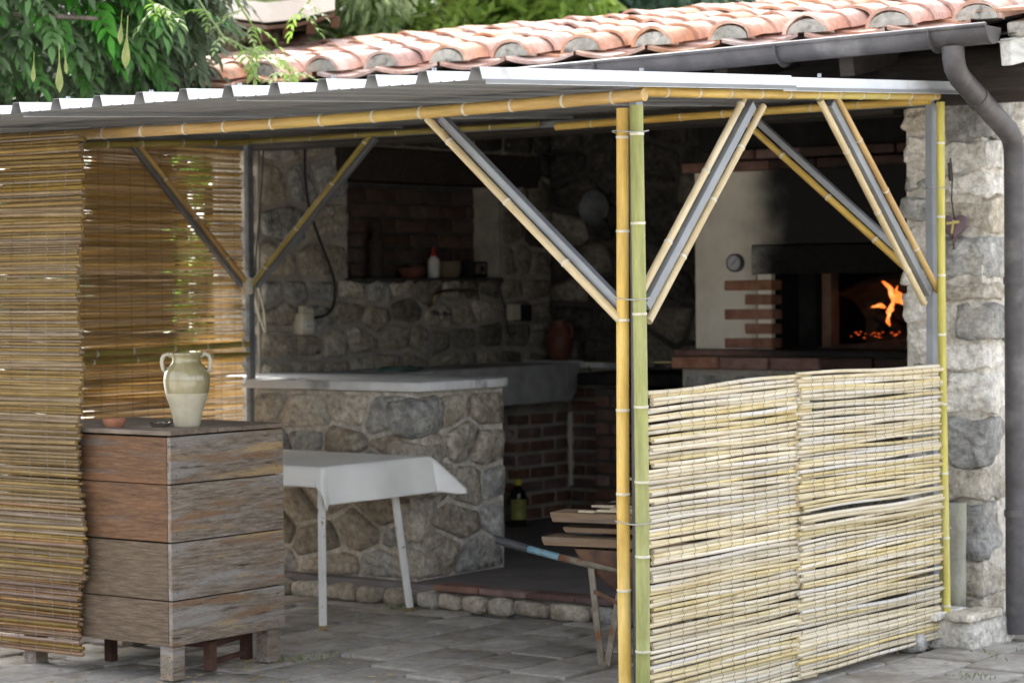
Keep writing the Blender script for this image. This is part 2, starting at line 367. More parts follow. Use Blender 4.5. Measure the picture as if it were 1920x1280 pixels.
M['door_wood'] = pm('pale door panel', [(.5, .36, .25), (.6, .46, .34), (.66, .53, .4)], 4, rnd=0, bump=.2)
M['pale_wall'] = pm('pale wall', [(.52, .48, .42), (.6, .56, .5), (.66, .62, .56)], 4, rnd=0, bump=.3)
M['weathered_board'] = pm('whitened board', [(.36, .36, .34), (.52, .52, .49), (.64, .63, .6)], 8, stretch=(6, .8, 6), rnd=0, bump=.6, bscale=20)
M['ash'] = pm('wood ash', [(.05, .048, .046), (.13, .125, .12), (.3, .29, .28)], 30, rnd=0, bump=1, bscale=60, bdist=.02)
M['charred'] = pm('charred log', [(.006, .005, .005), (.014, .012, .011), (.03, .026, .024)], 20, rnd=0, bump=1, bscale=40, bdist=.01)
M['firebrick'] = pm('fire brick', [(.1, .058, .036), (.16, .098, .064), (.22, .14, .095)], 10, rnd=.1, bump=.5, bscale=40)
M['flame'] = pm('flame', [(.9, .3, .05), (1, .5, .15)], 10, rnd=0, bump=0, emit=(1.0, .2, .03), estr=.34)
M['ember'] = pm('ember', [(.3, .05, .02), (.5, .1, .03)], 20, rnd=0, bump=0, emit=(1.0, .12, .02), estr=.14)
M['grass'] = pm('grass blade', [(.08, .13, .03), (.14, .2, .05), (.2, .26, .09)], 5, rnd=.2, bump=0, trans=.2)
M['litter'] = pm('dry straw', [(.2, .14, .06), (.32, .24, .12), (.42, .34, .2)], 6, rnd=.3, bump=0)
M['gauge_face'] = pm('gauge face', [(.4, .41, .43), (.46, .47, .49)], 8, rnd=0, bump=0, rough=.3)
M['teal_cloth'] = pm('green cloth', [(.03, .07, .06), (.06, .11, .095)], 14, rnd=0, bump=.5)
M['basket'] = pm('woven basket', [(.12, .09, .055), (.18, .14, .09)], 60, stretch=(1, 1, 3), rnd=0, bump=.6)

def emission_gradient(m):
    """flames burn yellow at the root and deep orange at the tips: a property of the flame itself"""
    t = m.node_tree; b = t.nodes['Principled BSDF']
    n = t.nodes.new('ShaderNodeTexNoise'); n.inputs['Scale'].default_value = 16
    tc = t.nodes.new('ShaderNodeTexCoord'); t.links.new(tc.outputs['Object'], n.inputs['Vector'])
    r = ramp(t, [(.3, 1, .1, .01), (.5, 1, .22, .035), (.7, 1, .46, .14)])
    t.links.new(n.outputs[0], r.inputs[0]); t.links.new(r.outputs[0], b.inputs['Emission Color'])
emission_gradient(M['flame'])
def soft_edge(m):
    t = m.node_tree; b = t.nodes['Principled BSDF']
    lw = t.nodes.new('ShaderNodeLayerWeight'); lw.inputs['Blend'].default_value = .5
    mr = t.nodes.new('ShaderNodeMapRange'); mr.inputs[1].default_value = .15; mr.inputs[2].default_value = .85; mr.inputs[3].default_value = .85; mr.inputs[4].default_value = .0
    t.links.new(lw.outputs['Facing'], mr.inputs[0]); t.links.new(mr.outputs[0], b.inputs['Alpha'])
soft_edge(M['flame'])

def sooted(base, name, lo, hi, axis=0):
    """plaster blackened by smoke: a soot stain with its own ragged edge along one axis (object space = world metres)"""
    m = base.copy(); m.name = name
    t = m.node_tree; b = t.nodes['Principled BSDF']
    src = b.inputs['Base Color'].links[0].from_socket
    tc = t.nodes.new('ShaderNodeTexCoord'); sep = t.nodes.new('ShaderNodeSeparateXYZ')
    t.links.new(tc.outputs['Object'], sep.inputs[0])
    n = t.nodes.new('ShaderNodeTexNoise'); n.inputs['Scale'].default_value = 5; n.inputs['Detail'].default_value = 6
    t.links.new(tc.outputs['Object'], n.inputs['Vector'])
    ma = t.nodes.new('ShaderNodeMath'); ma.operation = 'MULTIPLY_ADD'; ma.inputs[1].default_value = .22
    t.links.new(n.outputs[0], ma.inputs[0]); t.links.new(sep.outputs[axis], ma.inputs[2])
    mr = t.nodes.new('ShaderNodeMapRange'); mr.interpolation_type = 'SMOOTHSTEP'
    mr.inputs[1].default_value = lo + .11; mr.inputs[2].default_value = hi + .11
    t.links.new(ma.outputs[0], mr.inputs[0])
    mx = t.nodes.new('ShaderNodeMix'); mx.data_type = 'RGBA'
    t.links.new(mr.outputs[0], mx.inputs[0]); t.links.new(src, mx.inputs[6]); mx.inputs[7].default_value = (.01, .0095, .009, 1)
    t.links.new(mx.outputs[2], b.inputs['Base Color'])
    return m

# ------------------------------------------------------------------ rubble stones
def cells(w, h, cw, ch, rng, gap, jit=.3):
    asp = cw / ch
    pts = []
    nr = max(1, round(h / ch))
    cuts = [0] + sorted((i + rng.uniform(-.22, .22)) / nr for i in range(1, nr)) + [1]
    for j in range(nr):
        y0, y1 = cuts[j] * h, cuts[j + 1] * h
        n = max(1, round(w / cw * rng.uniform(.8, 1.2)))
        o = rng.uniform(-.25, .25)
        for i in range(n):
            u = (i + .5 + o * (1 if n > 1 else 0) + rng.uniform(-jit, jit)) / n * w
            if 0 < u < w:
                pts.append((u, min(h * .98, max(h * .02, (y0 + y1) / 2 + rng.uniform(-jit, jit) * .55 * (y1 - y0)))))
    out = []
    for i, p in enumerate(pts):
        poly = [(gap / 2, gap / 2), (w - gap / 2, gap / 2), (w - gap / 2, h - gap / 2), (gap / 2, h - gap / 2)]
        for k, q in enumerate(pts):
            if k == i: continue
            dx, dy = q[0] - p[0], (q[1] - p[1]) * asp * asp
            mx, my = (p[0] + q[0]) / 2, (p[1] + q[1]) / 2
            L = math.hypot(dx, dy)
            if L < 1e-6: continue
            dx, dy = dx / L, dy / L
            c = dx * mx + dy * my - gap / 2
            new = []
            for a in range(len(poly)):
                A, B = poly[a], poly[(a + 1) % len(poly)]
                da, db = dx * A[0] + dy * A[1] - c, dx * B[0] + dy * B[1] - c
                if da <= 0: new.append(A)
                if da * db < 0:
                    t = da / (da - db)
                    new.append((A[0] + (B[0] - A[0]) * t, A[1] + (B[1] - A[1]) * t))
            poly = new
            if len(poly) < 3: break
        if len(poly) >= 3: out.append(poly)
    return out

def chaikin(poly, q=.25):
    out = []
    n = len(poly)
    for i in range(n):
        a, b = poly[i], poly[(i + 1) % n]
        out.append((a[0] + (b[0] - a[0]) * q, a[1] + (b[1] - a[1]) * q))
        out.append((a[0] + (b[0] - a[0]) * (1 - q), a[1] + (b[1] - a[1]) * (1 - q)))
    return out

def stone_mesh(poly, depth, rng, mat, sink=.03):
    """one dressed-by-hand stone from its outline; local x,y in the wall plane, z outwards; origin at its centroid"""
    cx = sum(p[0] for p in poly) / len(poly); cy = sum(p[1] for p in poly) / len(poly)
    p2 = chaikin(chaikin(poly, .09), .25)
    if len(p2) > 26: p2 = p2[::2] if len(p2) > 40 else p2
    sd = rng.uniform(0, 100)
    P = []
    for x, y in p2:
        k = 1 + .07 * noise.noise(Vector((x * 9, y * 9, sd))) + .05 * noise.noise(Vector((x * 31, y * 31, sd)))
        P.append(((x - cx) * k, (y - cy) * k))
    n = len(P)
    rx = max(abs(p[0]) for p in P) + 1e-4; ry = max(abs(p[1]) for p in P) + 1e-4
    vs = []; fs = []
    tx, ty = rng.uniform(-.4, .4) * depth, rng.uniform(-.4, .4) * depth
    for s, z, a in ((1, -sink, 0), (.985, depth * .3, .25), (.92, depth * .85, .7), (.5, depth, 1.0)):
        for x, y in P:
            zz = z + (tx * x / rx + ty * y / ry) * (1 if z > 0 else 0) + a * depth * noise.noise(Vector((x * s * 11, y * s * 11, sd + 5)))
            vs.append((x * s, y * s, zz))
    vs.append((0, 0, depth * (1 + .3 * rng.uniform(-1, 1))))
    for r in range(3):
        for k in range(n):
            fs.append((r * n + k, r * n + (k + 1) % n, (r + 1) * n + (k + 1) % n, (r + 1) * n + k))
    for k in range(n): fs.append((3 * n + k, 3 * n + (k + 1) % n, 4 * n))
    b = MB(); b.add(vs, fs)
    return b.mesh('stone', mat, smooth=True), cx, cy

def stone_panel(parent, o, u, v, n, w, h, cw, ch, depth, mats, seed, gap=.02, skip=None, jit=.3):
    rng = random.Random(seed)
    o, u, v, n = Vector(o), Vector(u), Vector(v), Vector(n)
    for poly in cells(w, h, cw, ch, rng, gap, jit):
        cx = sum(p[0] for p in poly) / len(poly); cy = sum(p[1] for p in poly) / len(poly)
        if max(p[0] for p in poly) - min(p[0] for p in poly) < .03: continue
        if skip and skip(cx, cy): continue
        m = mats(cx, cy, rng) if callable(mats) else rng.choice(mats)
        me, cx, cy = stone_mesh(poly, depth * rng.uniform(.7, 1.3), rng, m)
        link('stone', me, parent, frame(o + u * cx + v * cy, u, v, n))

def block_mesh(sx, sy, sz, rng, mat, amp=.012, rnd=.35, cuts=3):
    """roughly squared stone block, base centre at origin"""
    bm = bmesh.new()
    bmesh.ops.create_cube(bm, size=1)
    bmesh.ops.subdivide_edges(bm, edges=bm.edges[:], cuts=cuts, use_grid_fill=True)
    sd = rng.uniform(0, 99)
    r = min(sx, sy, sz) * rnd
    for vtx in bm.verts:
        p = Vector((vtx.co.x * sx, vtx.co.y * sy, vtx.co.z * sz))
        q = Vector((max(-sx / 2 + r, min(sx / 2 - r, p.x)), max(-sy / 2 + r, min(sy / 2 - r, p.y)), max(-sz / 2 + r, min(sz / 2 - r, p.z))))
        d = p - q
        if d.length > 1e-6: p = q + d.normalized() * min(d.length, r * 1.05)
        p += Vector([noise.noise(p * 8 + q_) + .55 * noise.noise(p * 23 + q_) for q_ in (Vector((sd, 0, 0)), Vector((0, sd, 0)), Vector((0, 0, sd)))]) * amp * 1.5
        vtx.co = p
    me = bpy.data.meshes.new('stone')
    bm.to_mesh(me); bm.free()
    me.materials.append(mat)
    me.polygons.foreach_set('use_smooth', [True] * len(me.polygons))
    return me

def brick_meshes(L, D, H, mat, n=5, seed=3, amp=.004):
    rng = random.Random(seed)
    out = []
    for k in range(n):
        b = MB().box((-L / 2, -D / 2, -H / 2), (L / 2, D / 2, H / 2))
        me = b.mesh('brick', mat, smooth=50, bevel=min(H, L) * .12, seg=2)
        for vtx in me.vertices:
            sd = k * 7.3
            vtx.co += Vector([noise.noise(vtx.co * 14 + Vector((sd, j * 9, 0))) for j in range(3)]) * amp
        out.append(me)
    return out

def brick_panel(parent, o, u, v, n, w, h, mats, bl=.24, bh=.055, joint=.014, proud=.012, seed=1, depth=.08, first=0, skip=None):
    """courses of bricks on a wall plane; each brick an object sharing a few meshes"""
    rng = random.Random(seed)
    o, u, v, n = Vector(o), Vector(u), Vector(v), Vector(n)
    full = {}
    def get(Lk):
        if Lk not in full: full[Lk] = brick_meshes(Lk, depth, bh, mats, 3, seed + int(Lk * 1000))
        return rng.choice(full[Lk])
    rows = int(h / (bh + joint))
    for r in range(rows):
        y = (r + .5) * (bh + joint)
        x = -((r + first) % 2) * (bl + joint) / 2
        while x < w - .02:
            a, b = max(0, x), min(w, x + bl)
            Lb = round((b - a) / .03) * .03
            if Lb >= .05 and not (skip and skip((a + b) / 2, y)):
                c = o + u * ((a + b) / 2) + v * y + n * (proud - depth / 2 + rng.uniform(-.005, .005))
                M4 = frame(c, u, n, v) @ Matrix.Rotation(rng.uniform(-.015, .015), 4, 'Y')
                link('brick', get(Lb), parent, M4)
            x += bl + joint

X1, Y1, Z1 = Vector((1, 0, 0)), Vector((0, 1, 0)), Vector((0, 0, 1))

# ------------------------------------------------------------------ ground
g = MB()
g.add([(-120, -120, -.03), (120, -120, -.03), (120, 120, -.03), (-120, 120, -.03)], [(0, 1, 2, 3)])
ground = kind(link('ground', g.mesh('ground', M['soil'])), 'structure')
rng = random.Random(21)
pav = []
for k in range(10):
    L = .3 + .035 * k
    b = MB().box((-.137, -L / 2, -.05), (.137, L / 2, 0))
    me = b.mesh('paver', M['paver'], smooth=40, bevel=.008, seg=2)
    for vtx in me.vertices:
        vtx.co.x += .006 * noise.noise(vtx.co * 5 + Vector((k * 3, 0, 0))); vtx.co.y += .006 * noise.noise(vtx.co * 5 + Vector((0, k * 3, 0)))
    pav.append((L, me))
x = -4.6
while x < 1.75:
    y = -2.6 + rng.uniform(-.3, 0)
    while y < (1.95 if x < .05 else 2.9):
        L, me = rng.choice(pav)
        if y + L > 2.02 and x < .2:
            L, me = pav[0]
        M4 = Matrix.Translation((x + .137, y + L / 2, rng.uniform(-.008, .004))) @ Matrix.Rotation(rng.uniform(-.012, .012), 4, 'X') @ Matrix.Rotation(rng.uniform(-.012, .012), 4, 'Y') @ Matrix.Rotation(rng.uniform(-.012, .012), 4, 'Z')
        link('paver', me, ground, M4)
        y += L + rng.uniform(.012, .026)
    x += .292

kind(link('paving_bed', MB().add([(-5.2, -3.2, -.022), (2.1, -3.2, -.022), (2.1, 3.2, -.022), (-5.2, 3.2, -.022)], [(0, 1, 2, 3)]).mesh('paving_bed', M['joint_soil'])), 'structure')
# raised kitchen floor with a stone riser and brick edge
PZ = .115
f = MB().box((-4.4, 2.05, -.03), (-.02, 5.6, PZ - .012))
floor = kind(link('raised_floor', f.mesh('raised_floor', M['floor'])), 'structure')
rng = random.Random(5)
x = -3.0
rise = [M['stone_brown'], M['stone_brown'], M['stone_grey'], M['stone_tan']]
x = -4.3
while x < -.1:
    w = rng.uniform(.13, .24)
    me = block_mesh(w - .012, .1, .085, rng, rng.choice(rise), amp=.008)
    link('stone', me, floor, Matrix.Translation((x + w / 2, 2.045, .037)))
    x += w
ebr = brick_meshes(.27, .12, .028, M['brick_dark'], 4, 9, .003)
x = -2.5
while x < -.2:
    link('brick', rng.choice(ebr), floor, Matrix.Translation((x + .135, 2.055, PZ - .012)))
    x += .278

# ------------------------------------------------------------------ the stone house
house = thing('stone_house', 'old stone lean-to house with terracotta tile roof and open kitchen bay', 'house', (-2, 3, 0))
LW, BW = -4.3, 5.5
w_ = MB()
w_.box((-4.64, 2.75, 0), (LW, BW + .3, 1.6))                         # left wall below the niche
w_.box((-4.64, 2.75, 1.6), (LW, 3.5, 2.85))
w_.box((-4.64, 3.5, 2.16), (LW, BW + .3, 2.85))
w_.box((-4.64, 4.95, 1.6), (LW, BW + .3, 2.16))
w_.box((-4.64, 3.5, 1.6), (-4.52, 4.95, 2.16))
left_wall = link('side_wall', w_.mesh('side_wall', M['mortar_dark']), house)
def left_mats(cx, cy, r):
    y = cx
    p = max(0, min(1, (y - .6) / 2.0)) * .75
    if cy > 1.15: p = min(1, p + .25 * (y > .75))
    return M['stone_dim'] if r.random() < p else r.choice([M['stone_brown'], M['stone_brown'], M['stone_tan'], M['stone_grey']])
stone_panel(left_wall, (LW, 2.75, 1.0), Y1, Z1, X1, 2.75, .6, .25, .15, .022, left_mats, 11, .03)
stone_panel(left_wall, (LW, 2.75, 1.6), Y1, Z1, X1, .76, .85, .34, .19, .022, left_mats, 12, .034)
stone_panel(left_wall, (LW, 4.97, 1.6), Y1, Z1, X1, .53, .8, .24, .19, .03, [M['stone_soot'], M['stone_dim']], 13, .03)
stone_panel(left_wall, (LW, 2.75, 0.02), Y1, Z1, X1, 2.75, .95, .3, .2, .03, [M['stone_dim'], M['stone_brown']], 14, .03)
stone_panel(left_wall, (-4.64, 2.75, 0.02), X1, Z1, -Y1, .34, 2.5, .28, .2, .035, [M['stone_brown'], M['stone_grey'], M['stone_tan']], 15, .03)
stone_panel(left_wall, (LW, 3.5, 2.36), Y1, Z1, X1, 1.99, .4, .26, .17, .03, [M['stone_soot']], 16, .03)
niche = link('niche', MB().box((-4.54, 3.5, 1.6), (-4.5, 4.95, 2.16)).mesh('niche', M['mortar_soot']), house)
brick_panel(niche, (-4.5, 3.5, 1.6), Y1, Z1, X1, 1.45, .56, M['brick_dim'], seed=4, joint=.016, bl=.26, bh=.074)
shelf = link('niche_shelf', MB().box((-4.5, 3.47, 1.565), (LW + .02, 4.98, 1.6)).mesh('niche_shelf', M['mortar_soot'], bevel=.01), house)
lintel = link('timber_lintel', MB().box((-4.45, 3.4, 2.16), (LW + .045, 5.35, 2.36)).mesh('timber_lintel', M['dark_wood'], bevel=.012), house)

back_wall = link('back_wall', MB().box((LW, BW, 0), (-.4, BW + .3, 2.95)).mesh('back_wall', M['mortar_soot']), house)
stone_panel(back_wall, (LW, BW, 1.0), X1, Z1, -Y1, 2.0, 1.6, .28, .2, .03, lambda cx, cy, r: M['stone_soot'] if r.random() < .45 + cy * .35 else M['stone_dim'], 17, .03)
bench = link('back_bench', MB().box((LW, 5.25, PZ), (-3.58, BW, 1.03)).mesh('back_bench', M['mortar_dark']), house)
brick_panel(bench, (-3.96, 5.24, PZ), X1, Z1, -Y1, .38, .9, M['brick_dark'], seed=7, joint=.02, bl=.2, bh=.06)
link('bench_top', MB().box((LW, 5.19, 1.035), (-3.5, BW, 1.075)).mesh('bench_top', M['marble'], bevel=.004), bench)
pier = link('sink_pier', MB().box((LW, 4.68, PZ), (-3.975, 5.23, .85)).mesh('sink_pier', M['mortar_dark']), house)
brick_panel(pier, (-3.975, 4.68, PZ), Y1, Z1, X1, .56, .72, M['brick_dark'], seed=8, joint=.02, bl=.25, bh=.062)
brick_panel(pier, (-4.3, 4.69, PZ), X1, Z1, -Y1, .32, .72, M['brick_dark'], seed=9, joint=.02, bl=.2, bh=.062)
lime = MB()
rng = random.Random(4)
for k in range(26):
    z = .3 + .45 * k / 26
    s = rng.uniform(.006, .016)
    lime.box((-3.965, 5.215 - s, z), (-3.965 + s + .012, 5.235, z + .025))
    if False: lime.box((-3.965, 5.205, z), (-3.965 + rng.uniform(.06, .13), 5.222, z + .014))
link('lime_streak', lime.mesh('lime_streak', M['plaster'], bevel=.004, smooth=True), pier)

# right wall, its end pillar and gable
right_wall = link('side_wall', MB().box((-.305, 2.657, 0), (.058, BW + .3, 2.62)).mesh('side_wall', M['mortar']), house)
rng = random.Random(31)
z = .0
G_, T_, P_ = 'stone_grey', 'stone_tan', 'stone_pale'
for (h, sx, sy, mr) in ((.16, .26, .2, T_), (.17, .17, .34, T_), (.245, .24, .18, G_), (.15, .3, .3, T_), (.235, .19, .2, G_), (.19, .2, .34, P_),
                        (.13, .27, .2, P_), (.17, .15, .3, G_), (.1, .25, .22, T_), (.21, .22, .32, G_), (.15, .25, .2, T_), (.12, .2, .32, P_), (.13, .26, .2, P_), (.2, .23, .3, G_)):
    me = block_mesh(sx, sy, h - .02, rng, M[mr], amp=.02, rnd=.12, cuts=6)
    link('stone', me, right_wall, Matrix.Translation((.082 - sx / 2 + rng.uniform(-.014, .012), 2.63 + sy / 2 + rng.uniform(-.008, .01), z + h / 2)) @ Matrix.Rotation(rng.uniform(-.06, .06), 4, 'Z') @ Matrix.Rotation(rng.uniform(-.07, .07), 4, 'Y'))
    z += h
z = -.04; k = 0
while z < 2.34:
    h = rng.uniform(.1, .24)
    sx = rng.uniform(.15, .22)
    me = block_mesh(sx, .16, h - .022, rng, M[rng.choice([P_, T_, G_, P_, T_])], amp=.022, rnd=.16, cuts=6)
    link('stone', me, right_wall, Matrix.Translation((-.312 + sx / 2 + rng.uniform(-.012, .025), 2.635 + .085 + rng.uniform(-.006, .012), z + h / 2)) @ Matrix.Rotation(rng.uniform(-.1, .1), 4, 'Y'))
    z += h
stone_panel(right_wall, (.058, 2.98, .02), Y1, Z1, X1, 1.3, 2.4, .28, .18, .035, [M['stone_tan'], M['stone_pale'], M['stone_grey'], M['stone_pale']], 34, .035)

# ceiling, eave beam, purlins and roof
SL = .185
def rz(y): return 2.585 + SL * (y - 2.05)
ceil = MB()
ceil.add([(-4.9, 2.0, rz(2.0) - .03), (.5, 2.0, rz(2.0) - .03), (.5, 3.75, rz(3.75) - .03), (-4.9, 3.75, rz(3.75) - .03), (.5, 5.85, rz(3.75) - .25), (-4.9, 5.85, rz(3.75) - .25)], [(0, 1, 2, 3), (3, 2, 4, 5)])
ceil.add([(-4.9, 2.0, rz(2.0) - .055), (.5, 2.0, rz(2.0) - .055), (.5, 3.75, rz(3.75) - .055), (-4.9, 3.75, rz(3.75) - .055), (.5, 5.85, rz(3.75) - .275), (-4.9, 5.85, rz(3.75) - .275)], [(0, 3, 2, 1), (3, 5, 4, 2)])
link('roof_deck', ceil.mesh('roof_deck', M['dark_wood']), house)
link('eave_beam', MB().box((-4.88, 2.66, 2.3), (-.37, 2.86, 2.62)).mesh('eave_beam', M['dark_wood'], bevel=.015), house)
for x in [-4.6 + .62 * i for i in range(8)]:
    b = MB().bar((x, 2.02, rz(2.02) - .11), (x, 3.74, rz(3.74) - .11), .07, .1)
    link('rafter', b.mesh('rafter', M['dark_wood'], bevel=.006), house)
purl = MB().tube([(-.3, 2.52, 2.44), (.36, 2.52, 2.44), (.5, 2.52, 2.46)], [.13, .13, .1], 14)
link('purlin', purl.mesh('purlin', M['dark_wood'], smooth=50), house)
brd = MB().bar((.47, 2.02, 2.475), (.47, 3.74, 2.475 + SL * 1.72), .05, .11)
link('barge_board', brd.mesh('barge_board', M['weathered_board'], bevel=.006), house)
brd = MB().bar((.5, 2.06, 2.57), (.5, 3.74, 2.57 + SL * 1.68), .09, .06)
link('verge_mortar', brd.mesh('verge_mortar', M['plug'], bevel=.01), house)

roof = link('tiled_roof', None, house)
def cover_mesh(seed):
    b = MB(); n = 10; rg = 5; L = .42
    rng = random.Random(seed)
    for lay, dr in ((0, 0), (1, -.019)):
        for i in range(rg):
            t = i / (rg - 1)
            r = .112 - .03 * t + dr
            for k in range(n + 1):
                a = math.pi * k / n
                b.v.append((math.cos(a) * r * 1.02, t * L, math.sin(a) * r * .74 + .012 * noise.noise(Vector((k * .3, t * 2, seed)))))
    w1 = n + 1; o2 = rg * w1
    for i in range(rg - 1):
        for k in range(n):
            a = i * w1 + k
            b.f.append((a, a + 1, a + w1 + 1, a + w1)); b.m.append(0)
            b.f.append((o2 + a, o2 + a + w1, o2 + a + w1 + 1, o2 + a + 1)); b.m.append(0)
    for k in range(n):
        b.f.append((k, o2 + k, o2 + k + 1, k + 1)); b.m.append(0)
        e = (rg - 1) * w1
        b.f.append((e + k, e + k + 1, o2 + e + k + 1, o2 + e + k)); b.m.append(0)
    for i in range(rg - 1):
        for k in (0, n):
            a = i * w1 + k
            b.f.append((a, a + w1, o2 + a + w1, o2 + a)); b.m.append(0)
    return b.mesh('roof_tile', M['tile'], smooth=45)
def pan_mesh(seed):
    b = MB(); n = 8; L = .42
    for lay, dz in ((0, 0), (1, -.016)):
        for i in range(3):
            t = i / 2
            for k in range(n + 1):
                s = k / n * 2 - 1
                b.v.append((s * (.19 - .02 * t), t * L, .032 * s * s + dz + .004 * noise.noise(Vector((k, t * 3, seed)))))
    w1 = n + 1; o2 = 3 * w1
    for i in range(2):
        for k in range(n):
            a = i * w1 + k
            b.f.append((a, a + 1, a + w1 + 1, a + w1)); b.m.append(0)
            b.f.append((o2 + a, o2 + a + w1, o2 + a + w1 + 1, o2 + a + 1)); b.m.append(0)
    for k in range(n):
        b.f.append((k, o2 + k, o2 + k + 1, k + 1)); b.m.append(0)
    return b.mesh('roof_tile', M['tile'], smooth=45)
covers = [cover_mesh(s) for s in (1, 2, 3, 4)]; pans = [pan_mesh(s) for s in (1, 2, 3)]
rng = random.Random(12)
slope = math.atan(SL)
for c in range(-1, 13):
    xc = -.05 - .393 * c
    for r in range(9):
        y0 = 2.02 + r * .2
        jt = lambda a: rng.uniform(-a, a)
        if xc < .4:
            M4 = Matrix.Translation((xc + jt(.012), y0 + jt(.012), rz(y0) + .035 + jt(.004))) @ Matrix.Rotation(jt(.02), 4, 'Z') @ Matrix.Rotation(slope - .018, 4, 'X')
            link('roof_tile', rng.choice(covers), roof, M4)
        M4 = Matrix.Translation((xc - .197 + jt(.008), y0 - .055 + jt(.012), rz(y0 - .055) + .012 + jt(.004))) @ Matrix.Rotation(jt(.02), 4, 'Z') @ Matrix.Rotation(slope - .04, 4, 'X')
        link('roof_tile', rng.choice(pans), roof, M4)
    b = MB()
    for i in range(9):
        a = math.pi * i / 8
        b.v.append((math.cos(a) * .096, 0, math.sin(a) * .06)); 
    for i in range(9):
        a = math.pi * i / 8
        b.v.append((math.cos(a) * .096, .07, math.sin(a) * .06))
    b.f.append(tuple(range(9))); b.m.append(0)
    for i in range(8): b.f.append((i, i + 9, i + 10, i + 1)); b.m.append(0)
    b.f.append((0, 8, 17, 9)); b.m.append(0)
    me = b.mesh('mortar_plug', M['plug'], smooth=40)
    link('mortar_plug', me, roof, Matrix.Translation((xc, 2.012, rz(2.02) + .037)))
vt = MB().box((-.2, -.2, -.008), (.2, .2, .008))
vme = vt.mesh('verge_tile', M['tile'], bevel=.004)
for r in range(5):
    y0 = 2.06 + r * .38
    link('verge_tile', vme, roof, Matrix.Translation((.47, y0 + .15, rz(y0) + .09)) @ Matrix.Rotation(slope - .03, 4, 'X') @ Matrix.Scale(.75, 4, (1, 0, 0)))

# gutter and downpipe
gut = MB()
n = 12; x0, x1 = -4.7, .45
for (r, xx) in ((.07, x0), (.07, x1)):
    for k in range(n + 1):
        a = math.pi + math.pi * k / n
        gut.v.append((xx, 1.95 + math.cos(a) * r, 2.575 + .006 * (0) + math.sin(a) * r))
for (r, xx) in ((.066, x0), (.066, x1)):
    for k in range(n + 1):
        a = math.pi + math.pi * k / n
        gut.v.append((xx, 1.95 + math.cos(a) * r, 2.575 + math.sin(a) * r))
w1 = n + 1
for k in range(n):
    gut.f.append((k, w1 + k, w1 + k + 1, k + 1)); gut.m.append(0)
    gut.f.append((2 * w1 + k, 2 * w1 + k + 1, 3 * w1 + k + 1, 3 * w1 + k)); gut.m.append(0)
gut.f.append(tuple(w1 + k for k in range(w1))); gut.m.append(0)
gut.f.append(tuple(k for k in range(w1))); gut.m.append(0)
gut.tube([(x0, 1.878, 2.578), (x1, 1.878, 2.578)], .01, 8)
gut.v = [(a, b_, c - (.45 - a) * .017) for a, b_, c in gut.v]
gutter = link('gutter', gut.mesh('gutter', M['gutter'], smooth=50), house)
for x in (-3.4, -1.45, -.52, .2):
    b = MB()
    for k in range(13):
        a0, a1 = math.pi + math.pi * k / 13, math.pi + math.pi * (k + 1) / 13
        b.bar((x, 1.95 + math.cos(a0) * .074, 2.575 + math.sin(a0) * .074), (x, 1.95 + math.cos(a1) * .074, 2.575 + math.sin(a1) * .074), .03, .006, up=(1, 0, 0))
    b.box((x - .006, 1.955, 2.572), (x + .006, 2.05, 2.58))
    b.v = [(a, b_, c - (.45 - a) * .017) for a, b_, c in b.v]
    link('bracket', b.mesh('bracket', M['gutter'], smooth=40), gutter)
dp = MB()
path = [(.27, 1.95, 2.51), (.27, 1.955, 2.46), (.268, 1.975, 2.42), (.266, 2.02, 2.385), (.255, 2.5, 2.19), (.253, 2.545, 2.165), (.25, 2.575, 2.12), (.25, 2.58, 2.06), (.25, 2.58, .03)]
dp.tube(path, .046, 16)
pipe = link('downpipe', dp.mesh('downpipe', M['gutter'], smooth=40), house)
for z in (1.55, .55):
    link('pipe_clip', MB().tube([(.25, 2.58, z - .015), (.25, 2.58, z + .015)], .051, 16).mesh('pipe_clip', M['gutter'], smooth=40), pipe)
link('pipe_collar', MB().tube([(.262, 2.18, 2.32), (.26, 2.22, 2.304)], .05, 16).mesh('pipe_collar', M['gutter'], smooth=40), pipe)

# ------------------------------------------------------------------ stone counter with marble top
counter = thing('stone_counter', 'rubble stone counter with a pale marble top behind the table', 'counter', (-3.4, 2.3, 0))
base = link('counter_base', MB().box((-3.78, 2.14, -.02), (-2.72, 2.86, 1.03)).box((-4.3, 2.45, -.02), (-3.782, 2.86, 1.03)).mesh('counter_base', M['mortar']), counter)
cm = lambda cx, cy, r: r.choice([M['stone_brown'], M['stone_tan'], M['stone_grey'], M['stone_grey'], M['stone_brown'], M['stone_brown']])
stone_panel(base, (-3.78, 2.14, .1), X1, Z1, -Y1, 1.04, .92, .27, .165, .026, cm, 45, .02, jit=.4)
stone_panel(base, (-2.72, 2.16, .1), Y1, Z1, X1, .7, .92, .26, .17, .026, cm, 46, .022, jit=.3)
rng = random.Random(9)
z = .1
while z < .98:
    h = rng.uniform(.13, .24)
    if z + h > 1.0: h = 1.02 - z
    me = block_mesh(rng.uniform(.14, .24), rng.uniform(.16, .26), h - .02, rng, rng.choice([M['stone_grey'], M['stone_brown'], M['stone_tan']]), amp=.018, rnd=.34, cuts=4)
    link('stone', me, base, Matrix.Translation((-2.77, 2.2, z + h / 2)) @ Matrix.Rotation(rng.uniform(-.2, .2), 4, 'Z'))
    z += h
# rounded free end
top = [(-4.25, 2.42), (-3.8, 2.42), (-3.8, 2.09), (-2.66, 2.09), (-2.645, 2.35), (-2.64, 2.65), (-2.65, 2.78), (-2.69, 2.87), (-2.78, 2.92), (-4.25, 2.92)]
link('marble_top', MB().prism(top, 'z', 1.035, 1.08).mesh('marble_top', M['marble'], bevel=.006, smooth=40), counter)

